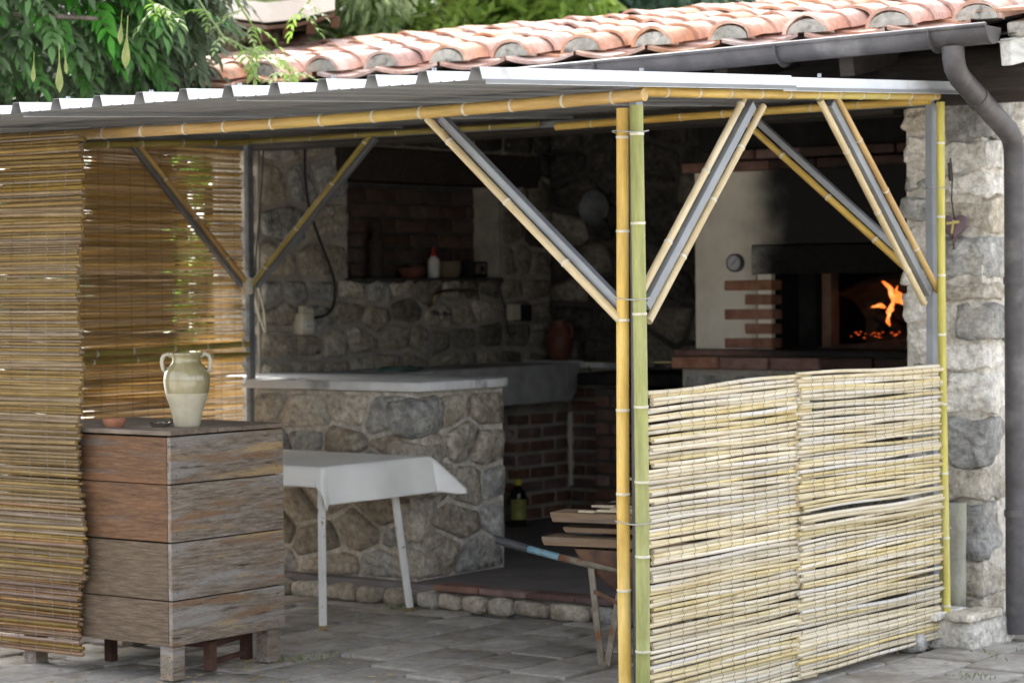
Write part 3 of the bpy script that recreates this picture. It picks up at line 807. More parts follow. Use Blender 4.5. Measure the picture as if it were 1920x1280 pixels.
# ------------------------------------------------------------------ stone sink, tap and what stands there
sink = thing('stone_sink', 'long grey stone sink trough beyond the marble counter', 'sink', (-4, 4, .85))
prof = []
sk = MB()
sk.box((-4.28, 2.82, .845), (-3.72, 4.85, .93))
sk.box((-3.8, 2.82, .93), (-3.72, 4.85, 1.075)); sk.box((-4.28, 2.82, .93), (-4.2, 4.85, 1.075))
sk.box((-4.2, 2.82, .93), (-3.8, 2.92, 1.075)); sk.box((-4.2, 3.85, .93), (-3.8, 4.85, 1.072))
link('basin', sk.mesh('basin', M['concrete'], bevel=.012), sink)
end = [(4.852, .845), (4.9, .86), (4.95, .9), (4.98, .96), (4.995, 1.03), (4.99, 1.075), (4.852, 1.075)]
link('rounded_end', MB().prism(end, 'x', -4.28, -3.72).mesh('rounded_end', M['concrete'], smooth=40), sink)
tap = thing('wall_tap', 'brass wall tap with a long swan-neck spout over the sink', 'tap', (LW, 4.3, 1.45))
yb, zb = 4.28, 1.45
link('spout', MB().tube([(LW + .02, yb - .06, zb - .02), (LW + .06, yb - .06, zb), (LW + .07, yb - .055, zb + .05), (LW + .08, yb, zb + .07), (LW + .1, yb + .14, zb + .075), (LW + .12, yb + .26, zb + .07), (LW + .125, yb + .29, zb + .05), (LW + .125, yb + .295, zb + .01)], .009, 10).mesh('spout', M['brass'], smooth=True), tap)
for dy in (-.03, .04):
    h = MB().tube([(LW + .02, yb + dy, zb - .06), (LW + .09, yb + dy, zb - .07)], .014, 10)
    h.tube([(LW + .09, yb + dy - .03, zb - .07), (LW + .09, yb + dy + .03, zb - .07)], .007, 8).tube([(LW + .09, yb + dy, zb - .1), (LW + .09, yb + dy, zb - .04)], .007, 8)
    link('handle', h.mesh('handle', M['chrome'], smooth=40), tap)
cloth_rag = MB()
rr = random.Random(2)
for i in range(7):
    for j in range(5):
        cloth_rag.v.append((-3.98 + i * .03, 3.5 + j * .05, 1.085 + .035 * abs(noise.noise(Vector((i * .7, j * .7, 2)))) + .004))
for i in range(6):
    for j in range(4):
        a = i * 5 + j; cloth_rag.f.append((a, a + 5, a + 6, a + 1)); cloth_rag.m.append(0)
for v in list(range(0)): pass
o = link('rag', cloth_rag.mesh('rag', M['teal_cloth'], smooth=True), None, Matrix.Translation((.1, -.25, 0)))
tag(o, 'crumpled dark green rag lying on the sink edge', 'cloth')
md = o.modifiers.new('thick', 'SOLIDIFY'); md.thickness = .012

# shelf things
def shelf_at(px, py=515):
    p = on_x(px, py, -4.4); return Vector((-4.4, p.y, 1.6))
p = shelf_at(813)
t = thing('bottle', 'white squeeze bottle with a red cap on the niche shelf', 'bottle', p)
link('body', MB().lathe([(.0, 0), (.036, 0), (.038, .01), (.038, .095), (.033, .115), (.016, .128), (.014, .132)], p, 20).mesh('body', M['white_plastic'], smooth=50), t)
link('cap', MB().lathe([(.018, .13), (.018, .145), (.009, .16), (.005, .19), (0, .192)], p, 16).mesh('cap', M['red_plastic'], smooth=40), t)
p = shelf_at(770)
o = link('clay_bowl', MB().lathe([(0, 0), (.06, 0), (.085, .03), (.095, .06), (.088, .06), (.075, .03), (0, .012)], p, 24).mesh('clay_bowl', M['terracotta_dark'], smooth=50))
tag(o, 'dark red clay bowl on the niche shelf left of the white bottle', 'bowl')
p = shelf_at(847)
o = link('basket', MB().lathe([(0, 0), (.07, 0), (.085, .05), (.08, .1), (.075, .1), (.078, .05), (0, .012)], p + Vector((-.03, 0, 0)), 20).mesh('basket', M['basket'], smooth=50))
tag(o, 'small round brown basket on the niche shelf right of the white bottle', 'basket')
p = shelf_at(893)
t = thing('clock', 'small silver clock in a black case on the niche shelf', 'clock', p)
link('case', MB().box((p.x - .04, p.y - .085, p.z), (p.x + .03, p.y + .085, p.z + .1)).mesh('case', M['black_plastic'], bevel=.012), t)
link('face', MB().box((p.x + .031, p.y - .045, p.z + .02), (p.x + .037, p.y + .05, p.z + .088)).mesh('face', M['chrome'], bevel=.003), t)
link('display', MB().box((p.x + .0375, p.y + .0, p.z + .035), (p.x + .041, p.y + .036, p.z + .075)).mesh('display', M['black_plastic'], bevel=.001), t)
p = shelf_at(705)
t = thing('figurine', 'dark carved figurine standing at the left end of the niche shelf', 'figurine', p)
link('body', MB().lathe([(0, 0), (.05, 0), (.052, .03), (.042, .09), (.048, .16), (.052, .22), (.03, .25), (.022, .265)], p, 18).mesh('body', M['dark_wood'], smooth=60), t)
link('head', MB().lathe([(.02, .26), (.036, .28), (.04, .305), (.03, .335), (0, .345)], p, 16).mesh('head', M['dark_wood'], smooth=True), t)

# socket, cables
p = on_x(575, 607, LW + .06)
sock = thing('power_socket', 'ivory surface-mounted power socket with a plug on the stone wall', 'socket', (LW, p.y, p.z))
link('box', MB().box((LW - .0, p.y - .05, p.z - .06), (LW + .075, p.y + .05, p.z + .06)).mesh('box', M['ivory'], bevel=.008, smooth=40), sock)
link('outlet_plate', MB().box((LW + .076, p.y - .03, p.z - .04), (LW + .082, p.y + .036, p.z + .015)).mesh('outlet_plate', M['white_plastic'], bevel=.002), sock)
for dy in (-.014, .004, .022):
    link('hole', MB().tube([(LW + .0815, p.y + dy, p.z - .012), (LW + .0835, p.y + dy, p.z - .012)], .004, 8).mesh('hole', M['black_plastic']), sock)
link('plug', MB().box((LW + .03, p.y - .04, p.z + .06), (LW + .07, p.y + .0, p.z + .1)).tube([(LW + .05, p.y - .02, p.z + .08), (LW + .06, p.y + .05, p.z + .07)], .016, 10).mesh('plug', M['ivory'], bevel=.006), sock)
def cable(px, X, r, mat, label, cat='cable'):
    pts = [on_x(x, y, X) for x, y in px]
    out = []
    for i in range(len(pts) - 1):
        p0, p1, p2, p3 = pts[max(i - 1, 0)], pts[i], pts[i + 1], pts[min(i + 2, len(pts) - 1)]
        for s in range(5):
            t = s / 5
            out.append(.5 * ((2 * p1) + (p2 - p0) * t + (2 * p0 - 5 * p1 + 4 * p2 - p3) * t * t + (3 * p1 - p0 - 3 * p2 + p3) * t ** 3))
    out.append(pts[-1])
    o = link('cable', MB().tube(out, r, 8).mesh('cable', mat, smooth=True))
    return tag(o, label, cat)
cable([(572, 270), (572, 330), (580, 390), (596, 440), (615, 490), (627, 530), (626, 570), (612, 590), (590, 596)], LW + .06, .008, M['black_plastic'], 'thick black cable looping down the wall to the ivory socket')
cable([(494, 275), (490, 350), (485, 420), (479, 490), (478, 535)], LW + .06, .005, M['black_plastic'], 'thin straight black cable hanging beside the left rear post')
cable([(474, 535), (480, 570), (490, 605), (498, 622), (494, 580), (484, 540)], LW + .1, .005, M['ivory'], 'white cord hanging in a narrow loop beside the left rear post', 'cord')
p = on_x(967, 585, LW + .05)
sw = thing('switch_box', 'pale light switch box on the dim wall above the sink', 'switch', (LW, p.y, p.z))
link('box', MB().box((LW, p.y - .05, p.z - .05), (LW + .06, p.y + .04, p.z + .05)).mesh('box', M['ivory'], bevel=.006), sw)
link('socket_half', MB().box((LW, p.y + .045, p.z - .06), (LW + .06, p.y + .16, p.z + .045)).mesh('socket_half', M['black_plastic'], bevel=.006), sw)
cable([(936, 545), (946, 575), (950, 605), (956, 628), (968, 622)], LW + .05, .006, M['black_plastic'], 'short black cable running down the dim wall left of the switch box')

# back counter things
p = Vector((-4.08, 5.33, 1.077))
p = on_y(1050, 662, 5.3); p.z = 1.077
t = thing('jug', 'dark red clay jug on the dark back bench', 'jug', p)
link('body', MB().lathe([(0, 0), (.055, 0), (.075, .04), (.088, .1), (.085, .15), (.06, .2), (.045, .225), (.05, .25), (.044, .25), (.04, .225), (.0, .21)], p, 22).mesh('body', M['terracotta_dark'], smooth=60), t)
link('handle', MB().tube([p + Vector((.045, -.01, .235)), p + Vector((.1, -.02, .225)), p + Vector((.115, -.02, .17)), p + Vector((.083, -.01, .12))], .009, 8).mesh('handle', M['terracotta_dark'], smooth=True), t)
p = on_y(1118, 390, BW - .06)
t = thing('frying_pan', 'round grey pan hanging flat against the sooty back wall', 'pan', p)
R_ = Matrix.Translation(p) @ Matrix.Rotation(rad(90), 4, 'X')
pan = MB().lathe([(0, 0), (.085, 0), (.103, .02), (.112, .03), (.108, .032), (.083, .006), (0, .006)], (0, 0, 0), 28)
link('dish', pan.mesh('dish', M['steel_mid'], smooth=50), t, R_)
link('handle', MB().bar((p.x + .07, p.y + .01, p.z - .08), (p.x + .11, p.y + .01, p.z - .2), .025, .008).mesh('handle', M['steel_dark']), t)

# black griddle on a brick stand between bench and oven
gr = thing('griddle', 'black iron griddle on a brick stand between the sink corner and the oven', 'griddle', (-3.1, 4.9, PZ))
st = link('brick_stand', MB().box((-3.42, 4.72, PZ), (-2.75, 5.2, .93)).mesh('brick_stand', M['mortar_soot']), gr)
brick_panel(st, (-3.42, 4.72, PZ), X1, Z1, -Y1, .67, .82, M['brick_dark'], seed=18, joint=.018, bl=.22, bh=.06)
link('iron_plate', MB().box((-3.5, 4.64, .96), (-2.7, 5.22, 1.03)).mesh('iron_plate', M['soot'], bevel=.01), gr)
rl = MB().tube([(-3.42, 4.6, 1.1), (-2.72, 4.6, 1.1)], .008, 8)
rl.tube([(-3.4, 4.6, 1.1), (-3.4, 4.66, 1.02)], .006, 6).tube([(-2.74, 4.6, 1.1), (-2.74, 4.66, 1.02)], .006, 6)
link('rail', rl.mesh('rail', M['brass'], smooth=True), gr)

# ------------------------------------------------------------------ wood oven
OY = 4.3
oven = thing('wood_oven', 'plastered wood-fired oven with a sooty mouth and exposed bricks', 'oven', (-1.6, 4.6, 0))
pl = sooted(M['plaster'], 'smoky plaster', -2.2, -1.88, 0)
pf = MB()
pf.box((-2.45, OY, 1.19), (-2.06, OY + .3, 1.595)); pf.box((-2.45, OY, 1.595), (-2.085, OY + .3, 1.76))
pf.box((-2.45, OY, 1.76), (-.45, OY + .3, 2.16))
link('plaster_front', pf.mesh('plaster_front', pl), oven)
lt = sooted(M['stone_grey'], 'smoky stone', -2.12, -1.9, 0)
link('lintel', MB().box((-2.083, OY - .02, 1.6), (-.45, OY + .3, 1.752)).mesh('lintel', lt, bevel=.012), oven)
long_b = brick_meshes(.3, .12, .056, M['brick'], 3, 41); short_b = brick_meshes(.17, .12, .056, M['brick'], 3, 42)
rng = random.Random(3)
for k in range(5):
    z = 1.223 + k * .079
    if k % 2 == 0:
        link('brick', rng.choice(long_b), oven, Matrix.Translation((-1.962 - .15, OY + .052, z)))
    else:
        link('brick', rng.choice(short_b), oven, Matrix.Translation((-1.962 - .085, OY + .053, z)))
# mortar behind those bricks
link('jamb', MB().box((-2.058, OY + .01, 1.19), (-1.972, OY + .05, 1.598)).mesh('jamb', M['plaster']), oven)
link('jamb', MB().box((-2.058, OY + .051, 1.19), (-1.969, OY + .3, 1.598)).mesh('jamb', M['soot']), oven)
cor = brick_meshes(.27, .2, .05, M['brick_soot'], 3, 43); cor2 = brick_meshes(.27, .2, .05, M['brick_dark'], 3, 44)
for k in range(7):
    link('cornice_brick', rng.choice(cor2 if k < 2 else cor), oven, Matrix.Translation((-2.37 + k * .284, OY + .05, 2.188)))
for k in range(6):
    link('cornice_brick', rng.choice(cor2 if k < 2 else cor), oven, Matrix.Translation((-2.19 + k * .284, OY + .07, 2.25)))
link('hood', MB().box((-2.44, OY + .02, 2.28), (-.45, OY + 1.2, 2.75)).mesh('hood', M['soot']), oven)
# ledge
led = MB().box((-2.52, OY - .12, 1.155), (-.45, OY + .34, 1.187))
link('ledge_slab', led.mesh('ledge_slab', sooted(M['brick_dark'], 'smoky slab', -2.3, -1.7, 0), bevel=.006), oven)
lb = brick_meshes(.3, .12, .066, M['brick'], 3, 45); lbs = brick_meshes(.3, .12, .066, M['brick_soot'], 3, 46)
for k in range(7):
    link('brick', rng.choice(lb if k < 3 else lbs), oven, Matrix.Translation((-2.4 + k * .315, OY - .045, 1.116)))
ob = link('oven_base', MB().box((-2.5, OY - .06, PZ), (-.45, BW - .06, 1.08)).mesh('oven_base', M['mortar_dark']), oven)
stone_panel(ob, (-2.5, OY - .06, PZ), X1, Z1, -Y1, 2.0, .95, .3, .2, .03, [M['stone_dim'], M['stone_grey']], 55, .03)
link('ledge_core', MB().box((-2.5, OY - .02, 1.081), (-.45, BW - .07, 1.153)).mesh('ledge_core', M['mortar_dark']), oven)
# mouth recess, inner arch and chamber
CY = OY + .36
mo = MB()
mo.box((-1.97, OY + .3, 1.15), (-1.86, CY + .1, 1.62))                 # left side of the recess
mo.box((-1.97, OY + .3, 1.6), (-.45, CY + .1, 1.7))
link('mouth', mo.mesh('mouth', M['soot']), oven)
link('hearth', MB().box((-2.3, OY + .34, 1.15), (-.46, 5.42, 1.195)).mesh('hearth', M['firebrick']), oven)
dj = MB().box((-1.858, CY, 1.196), (-1.80, CY + .1, 1.6))
link('door_jamb', dj.mesh('door_jamb', M['firebrick'], bevel=.006), oven)
dm = MB(); nn = 16
for i in range(9):
    t = i / 8
    y = CY + .1 + t * (5.4 - CY - .1)
    for k in range(nn + 1):
        a = math.pi * k / nn
        w = .95 + .1 * math.sin(t * math.pi)
        hgt = .4 + .06 * math.sin(t * math.pi)
        dm.v.append((-1.05 + -math.cos(a) * w, y, 1.19 + math.sin(a) ** .6 * hgt))
for i in range(8):
    for k in range(nn):
        a = i * (nn + 1) + k
        dm.f.append((a, a + 1, a + nn + 2, a + nn + 1)); dm.m.append(0)
dm.f.append(tuple(8 * (nn + 1) + k for k in range(nn + 1))); dm.m.append(0)
link('chamber', dm.mesh('chamber', M['firebrick'], smooth=True), oven)
link('oven_body', MB().box((-2.44, OY + .32, 1.2), (-1.98, BW - .05, 2.12)).box((-1.96, OY + .5, 1.72), (-.46, BW - .05, 2.12)).mesh('oven_body', M['soot']), oven)
ash = MB()
for i in range(15):
    for j in range(10):
        xx = -1.79 + i * .085; yy = CY - .2 + j * .09
        e = min(i, 14 - i, j, 9 - j) / 3
        ash.v.append((xx, yy, 1.196 + min(1, e) * .03 * (1 + noise.noise(Vector((xx * 9, yy * 9, 3)))) + (0 if e else -.002)))
for i in range(14):
    for j in range(9):
        a = i * 10 + j; ash.f.append((a, a + 10, a + 11, a + 1)); ash.m.append(0)
link('ash_bed', ash.mesh('ash_bed', M['ash'], smooth=True), oven)
# thermometer
p = on_y(1376, 493, OY - .03)
th = link('thermometer', MB().tube([(p.x, OY + .005, p.z), (p.x, OY - .03, p.z)], .05, 24).mesh('thermometer', M['steel_dark'], smooth=40), oven)
link('dial', MB().tube([(p.x, OY - .0305, p.z), (p.x, OY - .034, p.z)], .04, 24).mesh('dial', M['gauge_face']), th)
nd = MB().bar((p.x - .012, OY - .0355, p.z - .012), (p.x + .022, OY - .0355, p.z + .022), .005, .002)
for k in range(12):
    a = rad(-225 + 270 * k / 11)
    nd.bar((p.x + math.cos(a) * .031, OY - .0352, p.z + math.sin(a) * .031), (p.x + math.cos(a) * .036, OY - .0352, p.z + math.sin(a) * .036), .002, .001)
link('needle', nd.mesh('needle', M['black_plastic']), th)

fire = thing('fire', 'small orange flames burning at the back of the oven chamber', 'fire', (-1.6, 5.0, 1.22))
FYY = 4.98
def flame(px, r0, seed):
    pts = [on_y(x, y, FYY) for x, y in px]
    n = 14
    out, rs = [], []
    for i in range(n + 1):
        t = i / n * (len(pts) - 1); k = min(int(t), len(pts) - 2); f_ = t - k
        q = pts[k].lerp(pts[k + 1], f_)
        u = i / n
        out.append(q + Vector((.006 * noise.noise(Vector((u * 5, seed, 0))), .02 * noise.noise(Vector((0, u * 4, seed))), 0)))
        rs.append(max(.0012, r0 * (u * 4 if u < .25 else 1 - (u - .25) / .75) ** .8 * (1 + .35 * noise.noise(Vector((seed, u * 6, 1))))))
    o = link('flame', MB().tube(out, rs, 9).mesh('flame', M['flame'], smooth=True), fire)
flame([(1694, 572), (1684, 562), (1672, 553), (1668, 540), (1658, 530), (1652, 521)], .024, 1)
flame([(1692, 566), (1686, 552), (1680, 545), (1682, 535)], .016, 2)
flame([(1660, 577), (1650, 572), (1642, 574), (1632, 576)], .014, 3)
flame([(1668, 612), (1664, 600), (1668, 588), (1676, 578)], .012, 5)
flame([(1665, 590), (1672, 572), (1676, 560)], .018, 6)
em = MB(); rng = random.Random(8)
for k in range(22):
    q = on_y(rng.choice([1605, 1625, 1640, 1648, 1672, 1680]) + rng.uniform(-9, 9), 628 + rng.uniform(-7, 5), FYY - .08 + rng.uniform(-.05, .05))
    s = rng.uniform(.003, .006)
    em.box((q.x - s, q.y - s, q.z - s * .6), (q.x + s, q.y + s, q.z + s * .6), 0)
kind(link('embers', em.mesh('embers', M['ember'], bevel=.001), fire), 'stuff')
for k, (a, b_, r) in enumerate((((1640, 590), (1690, 622), .03), ((1655, 572), (1700, 600), .035), ((1650, 622), (1700, 575), .03))):
    p0 = on_y(*a, FYY + .09 + .05 * k); p1 = on_y(*b_, FYY + .12 + .05 * k)
    o = link('burning_log', MB().tube([p0, p0.lerp(p1, .5) + Vector((0, 0, .008)), p1], [r, r * 1.1, r * .9], 10).mesh('burning_log', M['charred'], smooth=40))
    tag(o, ('charred log lying front left among the oven embers', 'charred log leaning highest under the tallest oven flame', 'charred log crossing behind the other two burning logs')[k], 'log', 'burning logs in the oven')

# ------------------------------------------------------------------ canopy: steel frame, bamboo, sheet roof
can = thing('canopy', 'open canopy of bamboo and steel posts under a ribbed white sheet roof', 'canopy', (-2, 1.1, 0))
def bamboo(p0, p1, r, mat, seed, gap=.26, nm='bamboo_pole', parent=can, bend=.006, node_r=1.1):
    p0, p1 = Vector(p0), Vector(p1)
    d = p1 - p0; L = d.length
    rng = random.Random(seed)
    b = MB(); path = []; rs = []; mis = []
    z = 0; nxt = rng.uniform(.4, 1) * gap
    zs = [0.0]
    nodes = []
    while nxt < L - .03:
        nodes.append(nxt); nxt += gap * rng.uniform(.85, 1.12)
    pts = [(0, 1, 1)]
    for q in nodes:
        pts += [(q - .03, 1.0, 0), (q - .006, 1.0, 1), (q - .003, node_r, 1), (q + .003, node_r, 0), (q + .006, .97, 0), (q + .05, .985, 0)]
    pts.append((L, 1, 0))
    pts[0] = (0, 1, 0)
    ph = rng.uniform(0, 6)
    for i, (zz, k, mi) in enumerate(pts):
        path.append((bend * math.sin(zz * 1.7 + ph) - bend * math.sin(ph), bend * math.cos(zz * 1.3 + ph) - bend * math.cos(ph), zz)); rs.append(r * k * (1 - .06 * zz / L)); mis.append(mi)
    b.tube(path, rs, 14, 0, True, mis[:-1])
    q = d.normalized().to_track_quat('Z', 'Y').to_matrix().to_4x4()
    return link(nm, b.mesh(nm, [mat, M['node']], smooth=50), parent, Matrix.Translation(p0) @ q)
def steel(p0, p1, w, nm='steel_tube', mat=None):
    return link(nm, MB().bar(p0, p1, w, w, up=(.13, .99, 0) if abs(Vector(p1).x - Vector(p0).x) < .01 and abs(Vector(p1).y - Vector(p0).y) < .01 else (0, 0, 1)).mesh(nm, mat or M['steel'], bevel=.003), can)
FL, RL = -3.96, 2.31
zf, zr = 2.2, 2.31
for (x, y, zt) in ((.005, .01, zf), (-.01, RL, zr), (FL, RL, zr), (FL, 0, zf)):
    steel((x, y, -.02), (x, y, zt), .036, 'steel_post', M['steel_mid'] if x < -1 else None)
bamboo((-.03, -.03, -.02), (-.034, -.026, 2.165), .0235, M['bamboo_yellow'], 1, .32, node_r=1.09)
bamboo((.045, -.036, -.02), (.039, -.032, 2.17), .0255, M['bamboo_green'], 2, .3, node_r=1.08)
bamboo((.07, 2.275, .015), (.064, 2.268, 2.31), .0185, M['bamboo_olive'], 3, .29, node_r=1.06)
# beams
steel((FL - .3, 0, zf + .005), (.02, 0, zf + .005), .03, 'beam')
steel((0, .0, zf + .03), (0, RL, zr + .03), .03, 'beam')
steel((FL, RL, zr + .005), (0, RL, zr + .005), .03, 'beam')
steel((FL, .0, zf + .03), (FL, RL, zr + .03), .03, 'beam')
bamboo((.075, -.04, 2.205), (FL - .3, -.04, 2.19), .023, M['bamboo_tan'], 4, .24, bend=.008)
bamboo((.032, .0, 2.222), (.032, 2.27, 2.325), .019, M['bamboo_yellow'], 5, .2)
bamboo((-1.95, RL - .035, 2.3), (.0, RL - .035, 2.315), .018, M['bamboo_yellow'], 6, .24)
bamboo((-3.93, RL - .035, 2.315), (-2.05, RL - .035, 2.305), .014, M['bamboo_dim'], 7, .3)
bamboo((FL + .03, .1, 2.2), (FL + .03, 2.27, 2.3), .018, M['bamboo_dim'], 8, .26)
# braces: (low end, high end, bamboo offsets)
def brace(a, b, offs, mats, seed, rb=.0155, sw=.03):
    a, b = Vector(a), Vector(b)
    steel(a, b, sw, 'brace', M['steel'])
    for k, o in enumerate(offs):
        o = Vector(o)
        bamboo(a + o + (a - b).normalized() * .03, b + o + (b - a).normalized() * (.045 if o.z < 0 else -.01), rb, mats[k], seed + k, .33, 'brace_bamboo', bend=.004, node_r=1.12)
brace((-.05, 0, 1.47), (-.85, 0, 2.17), [(-.012, -.03, -.026)], [M['bamboo_pale']], 20, .0155, .034)
brace((.0, .06, 1.47), (.0, .8, 2.22), [(.012, .03, -.03), (-.01, -.026, .026)], [M['bamboo_pale'], M['bamboo_pale']], 22, .0145, .037)
brace((.0, RL - .06, 1.5), (.0, 1.4, 2.26), [(.024, .026, .03), (-.014, -.026, -.022)], [M['bamboo_tan'], M['bamboo_pale']], 24, .0145, .037)
brace((-.06, RL, 1.6), (-.87, RL, 2.28), [(-.02, -.012, -.028)], [M['bamboo_yellow']], 26)
brace((FL + .05, RL, 1.56), (FL + .87, RL, 2.3), [(.0, -.028, .016)], [M['bamboo_dim']], 28, .014)
brace((FL, RL - .06, 1.56), (FL, RL - .86, 2.28), [(.03, .012, .012)], [M['bamboo_tan']], 30, .015)
jt = MB().tube([(FL + .02, RL - .04, 1.52), (FL + .03, RL - .05, 1.6)], .03, 10)
link('joint_wrap', jt.mesh('joint_wrap', M['node'], smooth=True), can)
def tie(c, r, name='tie_wire'):
    b = MB()
    pts = [(c[0] + math.cos(a) * r, c[1] + math.sin(a) * r * .85, c[2] + .004 * math.sin(a * 2)) for a in [2 * math.pi * k / 16 for k in range(17)]]
    b.tube(pts, .0025, 6)
    link(name, b.mesh(name, M['wire_pale'], smooth=True), can)
for z in (2.08, 1.5, .72): tie((.008, -.03, z), .066)
tie((.03, 2.29, 1.95), .05); tie((.03, 2.29, .5), .05)
# ribbed sheets
def sheet(x0, x1, ya, yb, lift, nm='roof_sheet'):
    P = .212
    prof = [(x1, -.018), (x1, 0)] if False else []
    x = x1
    prof += [(x1 + .012, -.014), (x1 + .011, 0)]
    k = 0
    while x > x0 + .05:
        prof += [(x, 0), (x - .012, .039), (x - .044, .039), (x - .058, 0)]
        for s in (.35, .7):
            xx = x - .058 - (P - .058) * s
            if xx > x0: prof += [(xx + .006, 0), (xx, .004), (xx - .006, 0)]
        x -= P
    prof.append((max(x0, x), 0))
    b = MB()
    n = len(prof); K = 5
    for lay, dz in ((0, 0), (1, -.0016)):
        for i in range(K):
            y = ya + (yb - ya) * i / (K - 1)
            for (px, pz) in prof:
                b.v.append((px, y, 2.197 + .0505 * (y + 1) + pz + dz + lift))
    for i in range(K - 1):
        for k in range(n - 1):
            a = i * n + k
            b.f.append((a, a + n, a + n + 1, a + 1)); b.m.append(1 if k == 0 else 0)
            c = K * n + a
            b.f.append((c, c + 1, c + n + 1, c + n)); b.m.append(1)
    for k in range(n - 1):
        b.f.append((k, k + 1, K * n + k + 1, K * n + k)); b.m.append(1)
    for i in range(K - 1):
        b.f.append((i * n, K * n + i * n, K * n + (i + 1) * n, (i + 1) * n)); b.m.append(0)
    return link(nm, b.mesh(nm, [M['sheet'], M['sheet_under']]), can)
xs = .1
for j in range(5):
    sheet(xs - .212 * 5 - .0, xs, -1.0, .95, .003 * (j % 2) + .0)
    sheet(xs - .212 * 5 - .0, xs, .85, 2.5, -.006 + .003 * (j % 2))
    xs -= .212 * 5
sc_ = MB()
for (x, y) in ((.07, -.05), (.07, 1.2)):
    z = 2.197 + .0505 * (y + 1) + .039
    sc_.tube([(x, y, z), (x, y, z + .012)], .008, 8)
for k in range(1, 20, 2):
    x = .1 - .212 * k - .028; z = 2.197 + .0505 * .06 + .039
    sc_.tube([(x, -.94, z), (x, -.94, z + .011)], .008, 8)
link('screw', sc_.mesh('screw', M['steel'], smooth=40), can)
# batten that carries the front reed screen
link('batten', MB().bar((FL - .3, -.235, 2.15), (-2.5, -.235, 2.15), .025, .025).mesh('batten', M['steel_dark']), can)

# ------------------------------------------------------------------ reed screens
def reed_set(L, mat, n, seed, r0=.0065, wav=.004):
    rng = random.Random(seed); out = []
    for k in range(n):
        rr = r0 * rng.uniform(.84, 1.16)
        pts = []; rs = []
        m = 13; ph = rng.uniform(0, 9)
        for i in range(m):
            t = i / (m - 1)
            pts.append((wav * .6 * noise.noise(Vector((ph, t * 3, 1))), (t - .5) * L, wav * 1.6 * noise.noise(Vector((t * 2.4, ph, 5)))))
            rs.append(rr * (1.1 - .25 * t if k % 2 else .85 + .25 * t))
        out.append(MB().tube(pts, rs, 7).mesh('reed', mat, smooth=60))
    return out
# low fence on the right-hand side, between the two posts (plane x = .05)
fence = thing('reed_fence', 'low pale straw reed fence lashed between the right-hand bamboo posts', 'fence', (.05, 1.2, 0))
rA = reed_set(1.15, M['reed'], 16, 61, .0082, .0045); rB = reed_set(1.2, M['reed'], 16, 62, .008, .0045)
rng = random.Random(14)
def sagA(z): return .02 * noise.noise(Vector((z * 2.3, 1, 0))) + .012 * noise.noise(Vector((z * 7, 2, 0)))
nrow = 78
for k in range(nrow):
    z = .03 + 1.155 * k / (nrow - 1)
    for pn, (yc, meshes) in enumerate(((.585, rA), (1.652, rB))):
        tilt = .011 * noise.noise(Vector((z * 3.1, pn * 5, 2))) + rng.uniform(-.006, .006) + (.02 if pn == 0 else -.004) * (z - .4)
        zz = z + .006 * noise.noise(Vector((z * 9, pn * 3.3, 0))) + rng.uniform(-.0025, .0025) + (0.012 if pn else 0)
        M4 = Matrix.Translation((.045 + .012 * pn + rng.uniform(-.005, .005) + .012 * noise.noise(Vector((z * 4, pn, 8))), yc + (rng.uniform(-.03, .03) if pn == 0 else rng.uniform(-.03, .015)), zz)) @ Matrix.Rotation(tilt, 4, 'X')
        if rng.random() < .5: M4 = M4 @ Matrix.Rotation(math.pi, 4, 'Y')
        if rng.random() < .008 and 3 < k < nrow - 3: continue
        link('reed', rng.choice(meshes), fence, M4)
def wire_col(parent, f, z0, z1, mat, step, r=.0011, seed=0):
    rng = random.Random(seed); pts = []
    z = z0; s = 1
    while z < z1:
        pts.append(f(z, s, rng)); z += step; s = -s
    return link('binding_wire', MB().tube(pts, r, 4).mesh('binding_wire', mat), parent)
for k in range(26):
    y = .14 + k * .0845
    wire_col(fence, lambda z, s, r: (.045 + .014 * (y > 1.1) + .010 + .001 * s, y + .006 * s + .012 * noise.noise(Vector((z * 5, y * 3, 0))) - .02 * z, z), .02, 1.2, M['wire'], .016, .0008, k)

# front screen hanging at the left
scr = thing('reed_screen', 'tall brown reed blind hanging in front of the wooden crate at the left edge', 'blind', (-3.2, -.27, 0), 'hanging reed blinds')
SLn = 1.75
rF = reed_set(SLn, M['reed_brown'], 14, 63, .0078, .004); rFd = reed_set(SLn, M['reed_dark'], 6, 64, .0074, .004)
nrow = 192
for k in range(nrow):
    z = .075 + 2.1 * k / (nrow - 1)
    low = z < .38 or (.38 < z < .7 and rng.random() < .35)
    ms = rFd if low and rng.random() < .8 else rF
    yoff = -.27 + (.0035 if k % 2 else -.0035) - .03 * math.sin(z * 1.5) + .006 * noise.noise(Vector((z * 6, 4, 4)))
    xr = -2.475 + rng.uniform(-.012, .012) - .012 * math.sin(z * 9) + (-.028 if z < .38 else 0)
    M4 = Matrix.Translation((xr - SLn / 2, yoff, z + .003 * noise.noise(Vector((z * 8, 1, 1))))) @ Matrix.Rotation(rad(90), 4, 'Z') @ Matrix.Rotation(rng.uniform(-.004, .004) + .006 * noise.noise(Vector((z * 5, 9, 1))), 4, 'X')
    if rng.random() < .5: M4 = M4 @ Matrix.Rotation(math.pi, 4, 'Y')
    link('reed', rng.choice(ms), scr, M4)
for k in range(14):
    x = -2.56 - k * .105
    wire_col(scr, lambda z, s, r: (x + .005 * s, -.27 - .03 * math.sin(z * 1.5) - .0085, z), .07, 2.19, M['wire_pale'] if k < 3 else M['wire'], .02, .0009, k)
